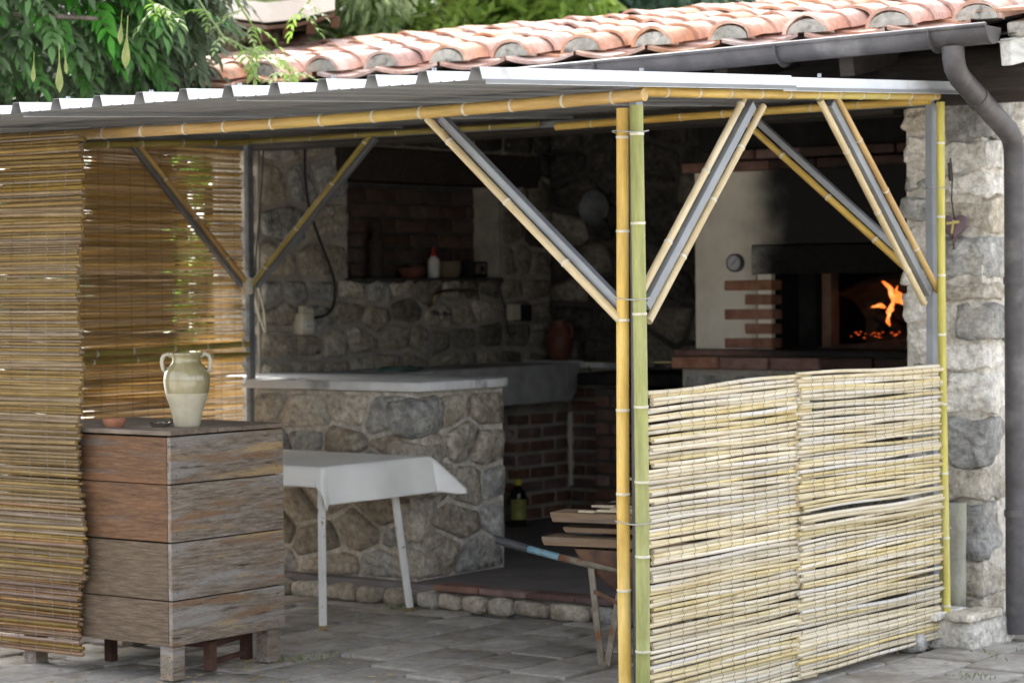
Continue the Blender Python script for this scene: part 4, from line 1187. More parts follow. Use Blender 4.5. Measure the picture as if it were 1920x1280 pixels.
# side screen on the left end of the canopy
scr2 = thing('reed_screen', 'see-through reed blind closing the left end of the canopy behind the jar', 'blind', (FL, 1.3, 0), 'hanging reed blinds')
SL2 = 1.62
rS = reed_set(SL2, M['reed_side'], 14, 65, .0066, .004); rS2 = reed_set(1.1, M['reed_side'], 10, 66, .0062, .004)
nrow = 124
for k in range(nrow):
    z = .28 + 1.98 * k / (nrow - 1)
    M4 = Matrix.Translation((FL - .03 + .006 * noise.noise(Vector((z * 5, 4, 9))), 2.28 - SL2 / 2 + rng.uniform(-.012, .012), z + .012 * noise.noise(Vector((z * 7, 5, 1))))) @ Matrix.Rotation(rng.uniform(-.004, .004) + .008 * noise.noise(Vector((z * 4, 3, 1))), 4, 'X')
    if rng.random() < .5: M4 = M4 @ Matrix.Rotation(math.pi, 4, 'Y')
    if rng.random() < .015: continue
    link('reed', rng.choice(rS), scr2, M4)
    if z > .5:
        link('reed', rng.choice(rS2), scr2, Matrix.Translation((FL - .05 + rng.uniform(-.003, .003), 1.79 - .55 + rng.uniform(-.01, .01), z + .008)) @ Matrix.Rotation(rng.uniform(-.005, .005), 4, 'X'))
for k in range(15):
    y = .72 + k * .107
    wire_col(scr2, lambda z, s, r: (FL - .03 + .0085, y + .005 * s, z), .27, 2.27, M['wire'], .02, .0009, k)
for (z, y0) in ((1.245, .7),):
    p0 = Vector((FL + .012, y0, z - .02)); p1 = Vector((FL + .012, 2.28, z + .0))
    bamboo(p0, p1, .017, M['bamboo_dim'], 77, .27, 'cross_pole', scr2)
    bamboo(p0 + Vector((-.002, 0, -.036)), p1 + Vector((-.002, 0, -.034)), .015, M['bamboo_dim'], 78, .27, 'cross_pole', scr2)

# ------------------------------------------------------------------ crate with jar
CX0, CX1, CY0, CY1 = -2.92, -2.03, -.245, .415
crate = thing('wooden_crate', 'tall weathered wooden crate on short legs with a jar on top', 'crate', (-2.4, .1, 0))
zs = [.138, .318, .548, .778, .968]
rng = random.Random(6)
for k in range(4):
    a, b = zs[k] + .0025, zs[k + 1] - .0025
    for side in range(4):
        jz = rng.uniform(-.002, .002)
        if side == 0:
            me = MB().box((CX1 - .02, CY0 + .001, a), (CX1, CY1, b)).mesh('board', M['crate_grey'], bevel=.003)
        elif side == 1:
            me = MB().box((CX0, CY0, a + jz), (CX1 - .021, CY0 + .02, b + jz)).mesh('board', M['crate_brown'] if k >= 2 else M['crate_dull'], bevel=.003)
        elif side == 2:
            me = MB().box((CX0, CY0 + .021, a), (CX0 + .02, CY1, b)).mesh('board', M['crate_dull'], bevel=.003)
        else:
            me = MB().box((CX0 + .021, CY1 - .02, a), (CX1 - .021, CY1, b)).mesh('board', M['crate_dull'], bevel=.003)
        bo = link('board', me, crate)
        if side == 0:
            nl = MB()
            for yy in (CY0 + .03, CY1 - .04):
                for zz in (a + .03, b - .03):
                    nl.tube([(CX1 - .001, yy + rng.uniform(-.006, .006), zz), (CX1 + .0012, yy, zz)], .003, 7)
            link('nail', nl.mesh('nail', M['steel_dark']), bo)
for i in range(5):
    a = CY0 - .012 + i * .138
    me = MB().box((CX0 - .01, a, .972), (CX1 + .012, a + .135, .99)).mesh('lid_board', M['crate_top'], bevel=.003)
    link('lid_board', me, crate, Matrix.Translation((rng.uniform(-.004, .004), 0, rng.uniform(-.001, .001))))
for (x, y) in ((CX1 - .05, CY0 + .05), (CX1 - .05, CY1 - .05), (CX0 + .05, CY0 + .05), (CX0 + .05, CY1 - .05)):
    link('leg', MB().box((x - .035, y - .035, 0), (x + .035, y + .035, .14)).mesh('leg', M['crate_grey'], bevel=.004), crate)
stand = thing('wooden_stand', 'low red-brown wooden frame standing under the crate', 'stand', (-2.4, .2, 0))
sp = [(-2.12, .06), (-2.2, .36), (-2.63, 0.0), (-2.55, .3)]
for (x, y) in sp:
    link('leg', MB().box((x - .02, y - .02, 0), (x + .02, y + .02, .12)).mesh('leg', M['stand_wood'], bevel=.003), stand)
for (a, b_) in ((0, 1), (2, 3), (0, 2), (1, 3)):
    link('rail', MB().bar((*sp[a], .105), (*sp[b_], .105), .02, .028).mesh('rail', M['stand_wood'], bevel=.003), stand)
link('stretcher', MB().bar((*sp[0], .03), (*sp[1], .03), .018, .022).mesh('stretcher', M['stand_wood'], bevel=.003), stand)
p = on_z(351, 800, .99)
t = thing('glazed_jar', 'two-handled glazed jar, honey above and cream below, on the crate', 'jar', p)
pr = [(0, 0), (.05, 0), (.053, .008), (.058, .04), (.072, .09), (.086, .13), (.0875, .137), (.092, .16), (.095, .19), (.09, .22), (.073, .245), (.06, .258), (.057, .27), (.058, .285), (.066, .292), (.066, .3), (.058, .3), (.052, .28), (.05, .25), (0, .2)]
mis = [0] * 6 + [1] * (len(pr) - 7)
link('body', MB().lathe(pr, p, 40, 0, mis).mesh('body', [M['ceramic_cream'], M['ceramic_honey']], smooth=True), t)
for s in (-1, 1):
    d = RT.copy(); d.z = 0; d.normalize()
    hp = [p + d * s * .055 + Z1 * .283, p + d * s * .075 + Z1 * .295, p + d * s * .092 + Z1 * .288, p + d * s * .099 + Z1 * .265, p + d * s * .095 + Z1 * .235, p + d * s * .082 + Z1 * .215]
    link('handle', MB().tube(hp, [.009, .0095, .009, .0085, .008, .008], 10).mesh('handle', M['ceramic_cream'], smooth=True), t)
p = on_z(214, 800, .99)
o = link('clay_dish', MB().lathe([(0, 0), (.036, 0), (.047, .018), (.05, .034), (.046, .034), (.042, .018), (0, .006)], p, 24).mesh('clay_dish', M['terracotta'], smooth=50))
tag(o, 'small terracotta dish on the crate beside the reed blind', 'dish')
p = on_z(300, 800, .99)
o = link('ashtray', MB().lathe([(0, 0), (.032, 0), (.042, .008), (.046, .018), (.04, .018), (.034, .008), (0, .004)], p, 24).mesh('ashtray', M['chrome'], smooth=50))
tag(o, 'small shiny metal ashtray on the crate left of the jar', 'ashtray')

# ------------------------------------------------------------------ table with oilcloth
TX0, TX1, TY0, TY1, TZ = -3.55, -2.46, 1.15, 1.92, .735
tb = thing('table', 'narrow table with thin white steel legs under a white cloth', 'table', (-3, 1.5, 0))
link('tabletop', MB().box((TX0, TY0, TZ - .025), (TX1, TY1, TZ)).mesh('tabletop', M['white_paint'], bevel=.004), tb)
for (xt, yt, xb, yb) in ((TX1 - .04, TY0 + .04, TX1 - .03, TY0 + .03), (TX1 - .05, TY1 - .22, TX1 - .09, TY1 - .04), (TX0 + .06, TY0 + .06, TX0 + .04, TY0 + .04), (TX0 + .06, TY1 - .06, TX0 + .04, TY1 - .04)):
    b = MB().bar((xb, yb, .012), (xt, yt, TZ - .026), .027, .027, up=(0, 1, 0))
    lg = link('leg', b.mesh('leg', M['white_paint'], bevel=.003), tb)
    link('foot', MB().box((xb - .017, yb - .017, 0), (xb + .017, yb + .017, .02)).mesh('foot', M['litter'], bevel=.003), lg)
cl = MB()
NX, NY = 150, 110
ov_x, ov_f, ov_b = .19, .11, .17
U0, U1, V0, V1 = TX0 - .05, TX1 + ov_x, TY0 - ov_f, TY1 + ov_b
for i in range(NX + 1):
    for j in range(NY + 1):
        u = U0 + (U1 - U0) * i / NX; v = V0 + (V1 - V0) * j / NY
        dx = max(0, u - TX1); dy = max(0, TY0 - v); db = max(0, v - TY1)
        x, y, z = min(u, TX1), max(TY0, min(v, TY1)), TZ + .004
        R_c = .02
        s = math.hypot(dx, dy + db)
        if s > 0:
            nx, ny = dx / s, (db - dy) / s
            corner = min(dx, dy + db) / max(1e-6, max(dx, dy + db))
            flare = .16 + .05 * math.sin(v * 14) * (dx > 0)
            if db > 0 and dx > 0: flare = .16 + .55 * corner
            if dy > 0 and dx > 0: flare = .16 + .2 * corner
            out_ = R_c * (1 - math.exp(-s / R_c)) + flare * max(0, s - R_c)
            drop = max(0, s - R_c * (1 - math.exp(-s / R_c))) * math.sqrt(max(.1, 1 - flare * flare))
            x += nx * out_; y += ny * out_; z -= drop
            if dx > 0: x += .010 * math.sin(v * 9 + 1) * min(1, s / .1)
        z += .002 * noise.noise(Vector((u * 4, v * 4, 0))) + (.0012 if abs((u + 3.0) % .4 - .2) < .008 or abs((v - 1.1) % .4 - .2) < .008 else 0)
        if s > 0: x += .004 * noise.noise(Vector((u * 9, v * 9, 3)))
        cl.v.append((x, y, z))
for i in range(NX):
    for j in range(NY):
        a = i * (NY + 1) + j
        cl.f.append((a, a + NY + 1, a + NY + 2, a + 1)); cl.m.append(0)
o = link('tablecloth', cl.mesh('tablecloth', M['cloth'], smooth=True))
tag(o, 'plain white oilcloth draped over the narrow table with a flared corner', 'tablecloth')
md = o.modifiers.new('thick', 'SOLIDIFY'); md.thickness = .003; md.offset = 1

# ------------------------------------------------------------------ bottle on the kitchen floor
p = Vector((-3.88, 4.56, PZ - .012))
t = thing('bottle', 'big dark glass bottle with a yellow cap on the kitchen floor', 'bottle', p)
link('body', MB().lathe([(0, 0), (.047, 0), (.05, .012), (.05, .19), (.046, .21), (.026, .235), (.018, .245), (.017, .252), (0, .252)], p, 24).mesh('body', M['dark_glass'], smooth=50), t)
link('cap', MB().lathe([(.02, .25), (.02, .28), (.017, .283), (0, .283)], p, 18).mesh('cap', M['yellow_plastic'], smooth=40), t)
lbm = MB(); n = 14
for k in range(n + 1):
    a = rad(-110 + 130 * k / n)
    for z in (.045, .165):
        lbm.v.append((p.x + math.cos(a) * .0508, p.y + math.sin(a) * .0508, p.z + z))
for k in range(n): lbm.f.append((2 * k, 2 * k + 2, 2 * k + 3, 2 * k + 1)); lbm.m.append(0)
link('paper_label', lbm.mesh('paper_label', M['bottle_label'], smooth=True), t)

# ------------------------------------------------------------------ wheelbarrow and its wood
bar = thing('wheelbarrow', 'rusty wheelbarrow with flaking blue handles loaded with planks', 'wheelbarrow', (-.8, 1.25, 0))
for y in (1.04, 1.56):
    link('handle', MB().tube([(-1.24, y, .455), (-1.14, y, .44), (-1.07, y, .428)], .0155, 10).mesh('handle', M['blue_paint'], smooth=True), bar)
    link('frame_tube', MB().tube([(-1.075, y, .429), (-.92, y, .408), (-.5, y + (.06 if y < 1.3 else -.06), .36), (-.22, 1.3 + (-.05 if y < 1.3 else .05), .2)], .015, 10).mesh('frame_tube', M['rust_grey'], smooth=True), bar)
    link('grip', MB().tube([(-1.39, y, .482), (-1.34, y, .472), (-1.23, y, .454)], [.018, .019, .0185], 12).mesh('grip', M['steel_dark'], smooth=40), bar)
    lg = MB().bar((-.915, y, .405), (-.865, y, .0), .03, .008, up=(0, 1, 0)).bar((-.865, y, .004), (-.835, y, .004), .03, .008)
    lg.bar((-.838, y, .0), (-.775, y, .3), .03, .008, up=(0, 1, 0))
    link('leg', lg.mesh('leg', M['rust_grey'], bevel=.002), bar)
    link('leg_brace', MB().bar((-.9, y - .002, .3), (-.6, y, .2), .02, .008, up=(0, 1, 0)).mesh('leg_brace', M['rust'], bevel=.002), bar)
tr = MB(); ts = []
for (x0, x1, y0, y1, z) in ((-1.0, -.22, 1.02, 1.58, .47), (-.97, -.25, 1.04, 1.56, .4), (-.8, -.34, 1.12, 1.48, .25), (-.76, -.38, 1.15, 1.45, .235)):
    ts.append([(x0, y0, z), (x1, y0, z), (x1, y1, z), (x0, y1, z)])
for rI, rg in enumerate(ts):
    tr.v += rg
    if rI:
        for k in range(4):
            a = (rI - 1) * 4
            tr.f.append((a + k, a + 4 + k, a + 4 + (k + 1) % 4, a + (k + 1) % 4)); tr.m.append(0)
tr.f.append((12, 13, 14, 15)); tr.m.append(0)
o = link('tray', tr.mesh('tray', M['rust'], bevel=.03, smooth=40), bar)
md = o.modifiers.new('thick', 'SOLIDIFY'); md.thickness = .006
wh = link('wheel', MB().tube([(-.19, 1.275, .15), (-.19, 1.325, .15)], [.1, .1], 24).mesh('wheel', M['rust'], smooth=40), bar)
ty = MB(); pts = [(-.19 + math.cos(a) * .125, 1.3, .15 + math.sin(a) * .125) for a in [2 * math.pi * k / 28 for k in range(29)]]
link('tyre', ty.tube(pts, .025, 10, caps=False).mesh('tyre', M['black_plastic'], smooth=True), wh)
rng = random.Random(77)
pl_spec = [  # (x0,x1,y,z,h,w,label)
    (-1.13, -.2, 1.06, .50, .035, .15, 'bottom plank in the wheelbarrow, pale brown with a long tapering end'),
    (-1.06, -.18, 1.09, .545, .022, .12, 'thin grey plank second from the bottom of the wheelbarrow load'),
    (-1.09, -.15, 1.06, .60, .04, .16, 'thick grey-topped plank over the wheelbarrow with a rough broken end'),
    (-1.0, -.2, 1.26, .61, .03, .12, 'flat plank in the middle of the wheelbarrow load behind the thick one')]
for k, (x0, x1, y, z, h, w, lab) in enumerate(pl_spec):
    poly = [(x0 + .004, z), (x0 + .012, z - h / 2), (x1, z - h / 2), (x1, z + h / 2), (x0, z + h / 2)]
    o = link('plank', MB().prism(poly, 'y', y - w / 2, y + w / 2).mesh('plank', M['plank'], bevel=.003), None, Matrix.Translation((-1.05, y, 0)) @ Matrix.Rotation(.17 + .02 * k, 4, 'Z') @ Matrix.Translation((1.05, -y, 0)))
    tag(o, lab, 'plank', 'planks loaded on the wheelbarrow')
poly = [(-1.08, .625), (-.2, .63), (-.2, .735), (-.8, .705), (-.95, .66)]
o = link('plank', MB().prism(poly, 'y', 1.4, 1.425).mesh('plank', M['plank'], bevel=.003))
tag(o, 'orange-brown board set on edge at the back of the wheelbarrow load', 'plank', 'planks loaded on the wheelbarrow')
sp_ = MB()
for k in range(14):
    x = -1.0 + .25 * rng.random() + (k % 2) * .12; y = rng.uniform(1.0, 1.2); a = rng.uniform(-.5, .5); L = rng.uniform(.05, .12)
    z = .626 + .006 * (k % 3)
    sp_.bar((x, y, z), (x + L * math.cos(a), y + L * math.sin(a) * .5, z + .003), .018, .009)
for k in range(5):
    x = -.92 + .03 * k; sp_.bar((x, 1.33, .74), (x + .12, 1.37, .705 + .008 * k), .012, .008)
o = kind(link('wood_splinters', sp_.mesh('wood_splinters', M['splinter'])), 'stuff')
tag(o, 'pale split wood splinters scattered on the wheelbarrow planks', 'splinters')

# ------------------------------------------------------------------ heart, slab, step by the pillar
p = on_y(1789, 425, 2.585)
hp = thing('heart_ornament', 'aubergine heart with a raffia cross hanging on the stone pillar', 'ornament', p)
hpts = []
for k in range(40):
    a = 2 * math.pi * k / 40
    hx = 16 * math.sin(a) ** 3; hz = 13 * math.cos(a) - 5 * math.cos(2 * a) - 2 * math.cos(3 * a) - math.cos(4 * a)
    hpts.append((p.x + hx * .0042, p.z + hz * .0042))
link('heart', MB().prism(hpts[::-1], 'y', p.y - .011, p.y + .011).mesh('heart', M['heart'], bevel=.007, smooth=50), hp)
link('cross', MB().bar((p.x - .03, p.y - .0135, p.z + .014), (p.x + .03, p.y - .0135, p.z + .02), .012, .004, up=(0, 1, 0)).bar((p.x + .006, p.y - .0165, p.z + .028), (p.x - .004, p.y - .0165, p.z - .03), .009, .003, up=(0, 1, 0)).mesh('cross', M['straw_bow']), hp)
link('string', MB().tube([(p.x, p.y + .005, p.z + .028), (p.x - .012, p.y, p.z + .12), (p.x - .008, p.y + .0, p.z + .2), (p.x - .016, p.y + .0, p.z + .3)], .0035, 6).tube([(p.x - .004, p.y, p.z - .06), (p.x - .002, p.y, p.z - .1)], .004, 6).tube([(p.x - .012, p.y - .002, p.z + .2), (p.x - .018, p.y - .004, p.z + .28)], .01, 6).mesh('string', M['rope'], smooth=True), hp)
rng = random.Random(50)
me = block_mesh(.2, .055, .46, rng, M['slab'], amp=.006, rnd=.18, cuts=5)
o = link('stone_slab', me, None, Matrix.Translation((-.055, 2.5, .36)) @ Matrix.Rotation(-.06, 4, 'X'))
tag(o, 'flat mossy stone slab leaning upright against the pillar foot', 'slab')
step = thing('door_step', 'low stone step with a red brick edge at the foot of the pillar', 'step', (.0, 2.4, 0))
link('step_stone', block_mesh(.4, .42, .13, rng, M['stone_pale'], amp=.012, rnd=.15, cuts=5), step, Matrix.Translation((.02, 2.42, .055)))
sbk = [brick_meshes(.12, .3, .03, M[q_], 1, 90)[0] for q_ in ('stone_tan', 'stone_pale')]
for k in range(2):
    link('brick', sbk[k], step, Matrix.Translation((.17, 2.33 + .0, .135)) if k == 0 else Matrix.Translation((.02, 2.3, .133)))

# ------------------------------------------------------------------ plants
def leaf_card(b, c, d, nrm, L, w, mi=0):
    """one folded leaf blade: 4 quads with a midrib"""
    side = d.cross(nrm)
    if side.length < 1e-4: return
    side.normalize(); up = side.cross(d).normalized()
    o = len(b.v)
    for t, ww, dz in ((0, .12, 0), (.3, 1, .02), (.65, .8, 0), (1, .02, -.12)):
        q = c + d * (L * t) + up * (dz * L)
        for s in (-1, 0, 1):
            b.v.append(tuple(q + side * (s * w * ww * .5) + up * (abs(s) * w * .12 * ww)))
    for i in range(3):
        for k in range(2):
            a = o + i * 3 + k
            b.f.append((a, a + 1, a + 4, a + 3)); b.m.append(mi)
def compound_leaf(seed, L=.3, pairs=6, ll=.1, lw=.03):
    rng = random.Random(seed); b = MB()
    path = []
    for i in range(9):
        t = i / 8
        path.append(Vector((L * t, .03 * math.sin(t * 2 + seed) * t, -.09 * t * t)))
    b.tube(path, [.0022 - .0012 * i / 8 for i in range(9)], 4)
    for k in range(pairs):
        t = .22 + .72 * k / (pairs - 1)
        q = path[int(t * 8)]
        for s in (-1, 1):
            d = Vector((.55 + .3 * t, s * (.85 - .3 * t), -.35 + rng.uniform(-.2, .15))).normalized()
            leaf_card(b, q, d, Vector((rng.uniform(-.15, .15), -s * .15, 1)).normalized(), ll * rng.uniform(.85, 1.15) * (1 - .15 * t), lw)
    leaf_card(b, path[-1], Vector((.9, 0, -.5)).normalized(), Z1, ll, lw)
    return b
proto = [compound_leaf(s) for s in range(7)]
pmesh = [b.mesh('leaf', M['leaf'], smooth=False) for b in proto]
vine = thing('wisteria', 'dense green wisteria with hanging seed pods spilling over the canopy roof', 'vine', (-5.3, .6, 0))
rng = random.Random(99)
pos = []
tries = 0
while len(pos) < 2300 and tries < 60000:
    tries += 1
    a = Vector((rng.gauss(0, 1), rng.gauss(0, 1), rng.gauss(0, 1))).normalized() * rng.uniform(.55, 1) ** .5
    q = Vector((-5.05 + a.x * 1.45, 1.2 + a.y * 1.1, 3.15 + a.z * .75))
    if q.z < 2.6 + .05 * q.y or q.y < .25: continue
    out = Vector((a.x * .5 + .7, a.y * .5 - .25, a.z * .2 - .3 + rng.uniform(-.25, .15)))
    pos.append((q, out, (q - CAM).length))
pos.sort(key=lambda t_: t_[2])
rest = MB()
for i, (q, out, _d) in enumerate(pos):
    out = out.normalized()
    yaw = math.atan2(out.y, out.x) + rng.uniform(-.6, .6)
    pitch = -math.asin(max(-1, min(1, out.z))) + rng.uniform(-.3, .3)
    sc = rng.uniform(.85, 1.25)
    M4 = Matrix.Translation(q) @ Matrix.Rotation(yaw, 4, 'Z') @ Matrix.Rotation(pitch, 4, 'Y') @ Matrix.Rotation(rng.uniform(-.4, .4), 4, 'X') @ Matrix.Scale(sc, 4)
    if i < 300:
        link('leaf', rng.choice(pmesh), vine, M4)
    else:
        pb = rng.choice(proto)
        rest.add([M4 @ Vector(v) for v in pb.v], pb.f)
kind(link('foliage', rest.mesh('foliage', M['leaf']), vine), 'stuff')
stm = MB()
stm.tube([(-5.6, .5, -.02), (-5.55, .55, .9), (-5.4, .5, 1.8), (-5.15, .7, 2.5), (-4.7, 1.0, 2.9)], [.07, .06, .055, .05, .035], 10)
stm.tube([(-5.15, .7, 2.5), (-4.6, .5, 2.75), (-4.0, .6, 2.85), (-3.5, .8, 2.8)], [.035, .025, .018, .01], 8)
stm.tube([(-4.7, 1.0, 2.9), (-4.2, 1.5, 3.1), (-3.7, 1.6, 3.0)], [.03, .02, .01], 8)
link('stem', stm.mesh('stem', M['bark'], smooth=True), vine)
pod = MB().lathe([(0, 0), (.004, .01), (.014, .03), (.019, .055), (.016, .085), (.009, .12), (.003, .16), (.002, .26)], (0, 0, 0), 10)
podm = pod.mesh('seed_pod', M['pod'], smooth=True)
for (x, y, d, sc) in ((112, 205, 9.9, 1.1), (235, 130, 10, 1.2), (225, 85, 10, .8), (62, 155, 10, .7), (125, 140, 10.1, .6)):
    q = CAM + ray(x, y) * d
    q.z = max(q.z, 2.36)
    link('seed_pod', podm, vine, Matrix.Translation(q) @ Matrix.Rotation(rng.uniform(-.15, .15), 4, 'X') @ Matrix.Diagonal((sc * .8, sc * .8, sc * .72, 1)))
yl = [compound_leaf(40 + s, .16, 4, .07, .022).mesh('shoot_leaf', M['leaf_young']) for s in range(3)]
for (pts, d) in (([(360, -20), (385, 20), (420, 70), (460, 90), (490, 105), (530, 135)], 11.2), ([(430, -30), (455, 20), (475, 50), (490, 85), (525, 110), (545, 138)], 11.3), ([(600, -30), (575, 10), (560, 25)], 11.5), ([(250, -20), (290, 8), (300, 10)], 10.6)):
    W3 = [CAM + ray(*q) * d for q in pts]
    sh = link('shoot', MB().tube(W3, [.006, .005, .0045, .004, .003, .002][:len(W3)], 6).mesh('shoot', M['leaf_young'], smooth=True), vine)
    for k in range(1, len(W3)):
        for s in range(2):
            M4 = Matrix.Translation(W3[k]) @ Matrix.Rotation(rng.uniform(0, 6.28), 4, 'Z') @ Matrix.Rotation(rng.uniform(-.3, .6), 4, 'Y') @ Matrix.Scale(rng.uniform(.6, 1.0), 4)
            link('shoot_leaf', rng.choice(yl), sh, M4)

def bush(name, label, cat, c, r, mat, nleaf, L, w, seed, group=None, trunk=True):
    rng = random.Random(seed)
    t = thing(name, label, cat, (c[0], c[1], 0), group)
    b = MB(); c = Vector(c)
    clumps = []
    for k in range(26):
        a = Vector((rng.gauss(0, 1), rng.gauss(0, 1), rng.gauss(0, 1))).normalized() * rng.uniform(.3, 1)
        clumps.append((Vector((c.x + a.x * r[0], c.y + a.y * r[1], c.z + a.z * r[2])), rng.uniform(.22, .42) * min(r)))
    for i in range(nleaf):
        cc, cr = rng.choice(clumps)
        a = Vector((rng.gauss(0, 1), rng.gauss(0, 1), rng.gauss(0, 1))).normalized()
        q = cc + a * cr * rng.uniform(.5, 1.15)
        if q.z < .1: continue
        d = (a + Vector((rng.gauss(0, .5), rng.gauss(0, .5), rng.gauss(-.2, .4)))).normalized()
        n_ = Vector((rng.gauss(0, .5), rng.gauss(0, .5), 1)).normalized()
        side = d.cross(n_)
        if side.length < 1e-3: continue
        side.normalize(); LL = L * rng.uniform(.7, 1.3); ww = w * rng.uniform(.7, 1.3)
        o = len(b.v)
        b.v += [tuple(q), tuple(q + d * LL * .45 + side * ww / 2), tuple(q + d * LL - Z1 * LL * .1), tuple(q + d * LL * .45 - side * ww / 2)]
        b.f.append((o, o + 1, o + 2, o + 3)); b.m.append(0)
    kind(link('foliage', b.mesh('foliage', mat), t), 'stuff')
    tk = MB()
    tk.tube([(c.x, c.y, -.05), (c.x + .05, c.y, c.z * .4), (c.x, c.y + .05, c.z), (c.x + .05, c.y, c.z + r[2] * .5)], [.1, .08, .055, .02], 9)
    for k in range(6):
        q = clumps[k][0]
        tk.tube([(c.x, c.y, c.z * .45 + .1 * k), (c.x * .5 + q.x * .5, c.y * .5 + q.y * .5, q.z * .5 + c.z * .45), tuple(q)], [.04, .03, .01], 6)
    link('trunk', tk.mesh('trunk', M['bark'], smooth=True), t)
    return t
def at_d(x, y, d): return CAM + ray(x, y) * d
gp = 'shrubs behind the tiled roof'
for (px, py, d, r, mat, n, L, w, lab, sd) in (
    (520, 60, 16.0, (1.1, .9, 1.3), 'leaf_olive', 9000, .1, .03, 'feathery grey-green shrub behind the left end of the tiled roof', 1),
    (660, 20, 18.0, (1.1, 1.0, 1.6), 'leaf_olive', 9000, .1, .035, 'tall grey-green shrub beyond the roof right of the white awning', 2),
    (760, 60, 16.5, (.8, .8, 1.2), 'leaf_lime', 7000, .1, .045, 'pale yellow-green shrub behind the middle of the tiled roof', 3),
    (900, 40, 16.5, (.8, .8, 1.2), 'leaf_lime', 5000, .15, .07, 'bright lime shrub with broad leaves behind the tiled roof', 4),
    (1080, 10, 18, (1.1, 1, 1.7), 'leaf_blue', 7000, .14, .06, 'dark bluish-green tree behind the right half of the tiled roof', 5),
    (1260, 0, 18.5, (1.2, 1, 1.7), 'leaf_blue', 7000, .14, .06, 'dark green tree furthest right behind the tiled roof', 6)):
    c = at_d(px, py, d)
    bush('shrub', lab, 'shrub', tuple(c), r, M[mat], n, L, w, sd, gp)
# far wood that closes the view
fw = MB(); rng = random.Random(400)
for i in range(22000):
    q = at_d(rng.uniform(-900, 3200), rng.uniform(-900, 640), rng.uniform(24, 30))
    if q.z < 0: continue
    a = rng.uniform(0, 6.28); d = Vector((math.cos(a), math.sin(a), rng.uniform(-.8, .4))).normalized()
    s = d.cross(Vector((rng.gauss(0, .4), rng.gauss(0, .4), 1)).normalized())
    if s.length < .01: continue
    s.normalize(); L = rng.uniform(.25, .5)
    o = len(fw.v)
    fw.v += [tuple(q), tuple(q + d * L * .5 + s * L * .25), tuple(q + d * L), tuple(q + d * L * .5 - s * L * .25)]
    fw.f.append((o, o + 1, o + 2, o + 3)); fw.m.append(0)
kind(link('far_wood', fw.mesh('far_wood', M['leaf_olive'])), 'stuff')

# neighbour's awning behind the vine
aw = thing('awning', 'pale tarpaulin awning on brown rafters behind the wisteria', 'awning', (-5, 3.5, 0))
A = [at_d(290, -20, 14.5), at_d(640, 12, 13.2), at_d(700, -60, 16), at_d(330, -70, 17)]
edge = [at_d(290, 5, 14.5), at_d(420, 32, 13.9), at_d(500, 42, 13.4), at_d(560, 36, 13.3), at_d(628, 18, 13.3)]
bk = [at_d(330, 104, 16.5), at_d(400, 100, 16.4), at_d(470, 80, 16.3), at_d(550, 52, 16.2), at_d(626, 24, 16.0)]
dk = MB()
for k in range(len(edge) - 1):
    dn = Vector((0, 0, -.02))
    dk.add([edge[k] + dn, edge[k + 1] + dn, bk[k + 1] + dn, bk[k] + dn, edge[k] + dn * 2, edge[k + 1] + dn * 2, bk[k + 1] + dn * 2, bk[k] + dn * 2], [(0, 1, 2, 3), (4, 7, 6, 5), (0, 4, 5, 1), (3, 2, 6, 7)])
link('plank_ceiling', dk.mesh('plank_ceiling', M['awning_wood']), aw)
tp = MB(); K = len(edge)
tp.v += [tuple(q + Z1 * .0) for q in edge] + [tuple(q + Z1 * .11) for q in edge] + [tuple(q) for q in bk] + [tuple(q + Z1 * .1) for q in bk]
for k in range(K - 1):
    tp.f += [(k, k + 1, K + k + 1, K + k), (K + k, K + k + 1, 3 * K + k + 1, 3 * K + k), (2 * K + k, 2 * K + k + 1, k + 1, k)]; tp.m += [0, 0, 0]
link('tarpaulin', tp.mesh('tarpaulin', M['tarp'], smooth=40), aw)
for k in range(7):
    t_ = k / 6 * (K - 1.001); i = int(t_); q = edge[i].lerp(edge[i + 1], t_ - i)
    q2 = bk[i].lerp(bk[i + 1], t_ - i)
    link('rafter', MB().bar(q.lerp(q2, .04) - Z1 * .07, q2 - Z1 * .07, .05, .06).mesh('rafter', M['awning_wood'], bevel=.004), aw)
e0, e1 = at_d(318, 66, 14.2), at_d(520, 74, 14.0)
link('beam', MB().bar(at_d(310, 62, 14.0), at_d(405, 56, 13.9), .1, .1).mesh('beam', M['weathered_board'], bevel=.006), aw)
for (x) in (314, 393):
    a_ = at_d(x, 28, 13.95)
    link('bracket', MB().bar(a_, a_ - Z1 * .1, .035, .05).mesh('bracket', M['orange_wood'], bevel=.003), aw)
for (x, y, d) in ((330, 80, 14.8), (560, 60, 14.6)):
    q = at_d(x, y, d)
    link('post', MB().bar((q.x, q.y, -.02), q, .09, .09).mesh('post', M['awning_wood'], bevel=.006), aw)

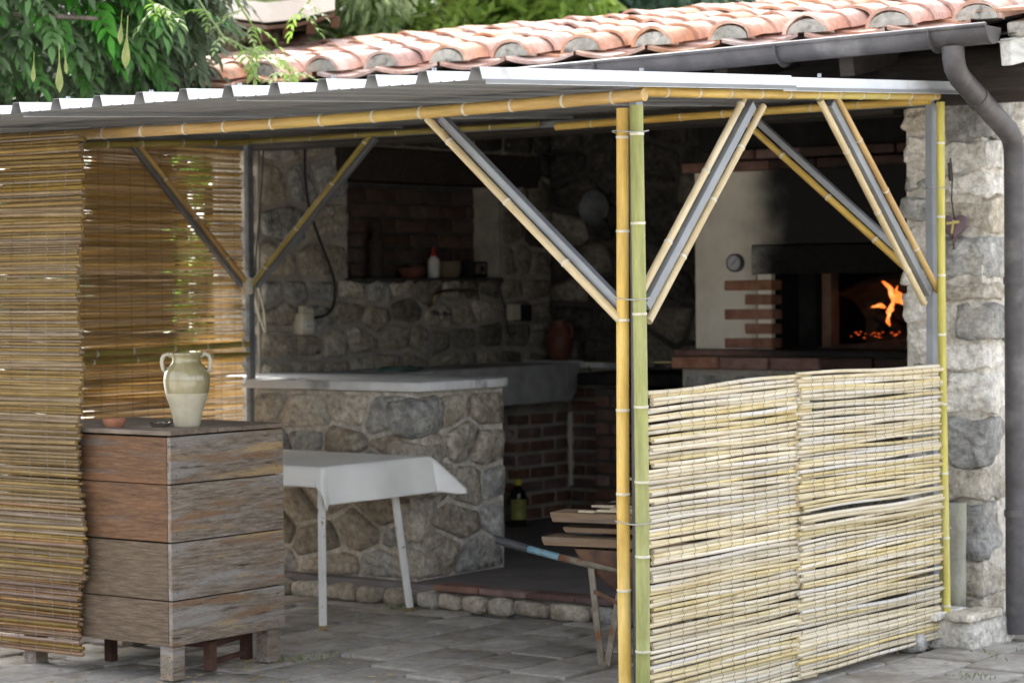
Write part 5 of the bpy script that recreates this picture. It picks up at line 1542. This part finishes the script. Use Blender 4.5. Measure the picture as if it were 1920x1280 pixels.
# things beyond the side blind
dr = thing('garden_door', 'pale wooden door in a light frame seen through the side reed blind', 'door', (-5.7, 3.1, 0))
link('panel', MB().box((-5.74, 2.9, 0), (-5.7, 3.42, 2.55)).mesh('panel', M['door_wood']), dr)
link('frame', MB().box((-5.7, 3.25, 0), (-5.66, 3.3, 2.5)).box((-5.7, 2.84, 0), (-5.66, 2.9, 2.55)).mesh('frame', M['orange_wood']), dr)
link('plinth', MB().box((-5.7, 2.86, .0), (-5.64, 3.5, 1.1)).mesh('plinth', M['pale_wall']), dr)
bush('garden_bush', 'sunlit green bush seen through the side reed blind', 'bush', (-5.55, 3.62, 1.75), (.38, .38, .85), M['leaf_lime'], 2200, .09, .05, 60)
bush('garden_bush', 'dark leafy bush left of the pale door beyond the side blind', 'bush', (-6.2, 2.2, 1.0), (.5, .4, .8), M['leaf'], 2600, .1, .05, 61)

# ------------------------------------------------------------------ litter and weeds
rng = random.Random(70)
lt_ = MB()
for k in range(420):
    x = rng.uniform(-3.6, 1.2); y = rng.uniform(-1.3, 2.0)
    if rng.random() < .35: x, y = rng.gauss(-2.0, .25), rng.gauss(.2, .4)
    a = rng.uniform(0, 6.28); L = rng.uniform(.006, .03)
    if k < 10: L = rng.uniform(.08, .2)
    lt_.bar((x, y, .004), (x + L * math.cos(a), y + L * math.sin(a), .006), .004 if k < 10 else rng.uniform(.003, .009), .002)
o = kind(link('straw_litter', lt_.mesh('straw_litter', M['litter'])), 'stuff')
gs = MB()
for (cx, cy, n, sp) in ((.36, 2.1, 14, .05), (.42, 2.42, 30, .04), (-2.0, .5, 40, .06), (-2.62, 1.95, 30, .08), (.5, 1.6, 20, .05), (-2.2, 1.98, 30, .2)):
    for k in range(n):
        x = cx + rng.gauss(0, sp); y = cy + rng.gauss(0, sp); a = rng.uniform(0, 6.28); h = rng.uniform(.006, .022)
        d = Vector((math.cos(a), math.sin(a), 0)); s = Vector((-d.y, d.x, 0)) * .0025
        q = Vector((x, y, -.005)); o_ = len(gs.v)
        gs.v += [tuple(q - s), tuple(q + s), tuple(q + d * h * .4 + Z1 * h + s * .4), tuple(q + d * h * .9 + Z1 * h * 1.15)]
        gs.f.append((o_, o_ + 1, o_ + 2, o_ + 3)); gs.m.append(0)
kind(link('weeds', gs.mesh('weeds', M['grass'])), 'stuff')
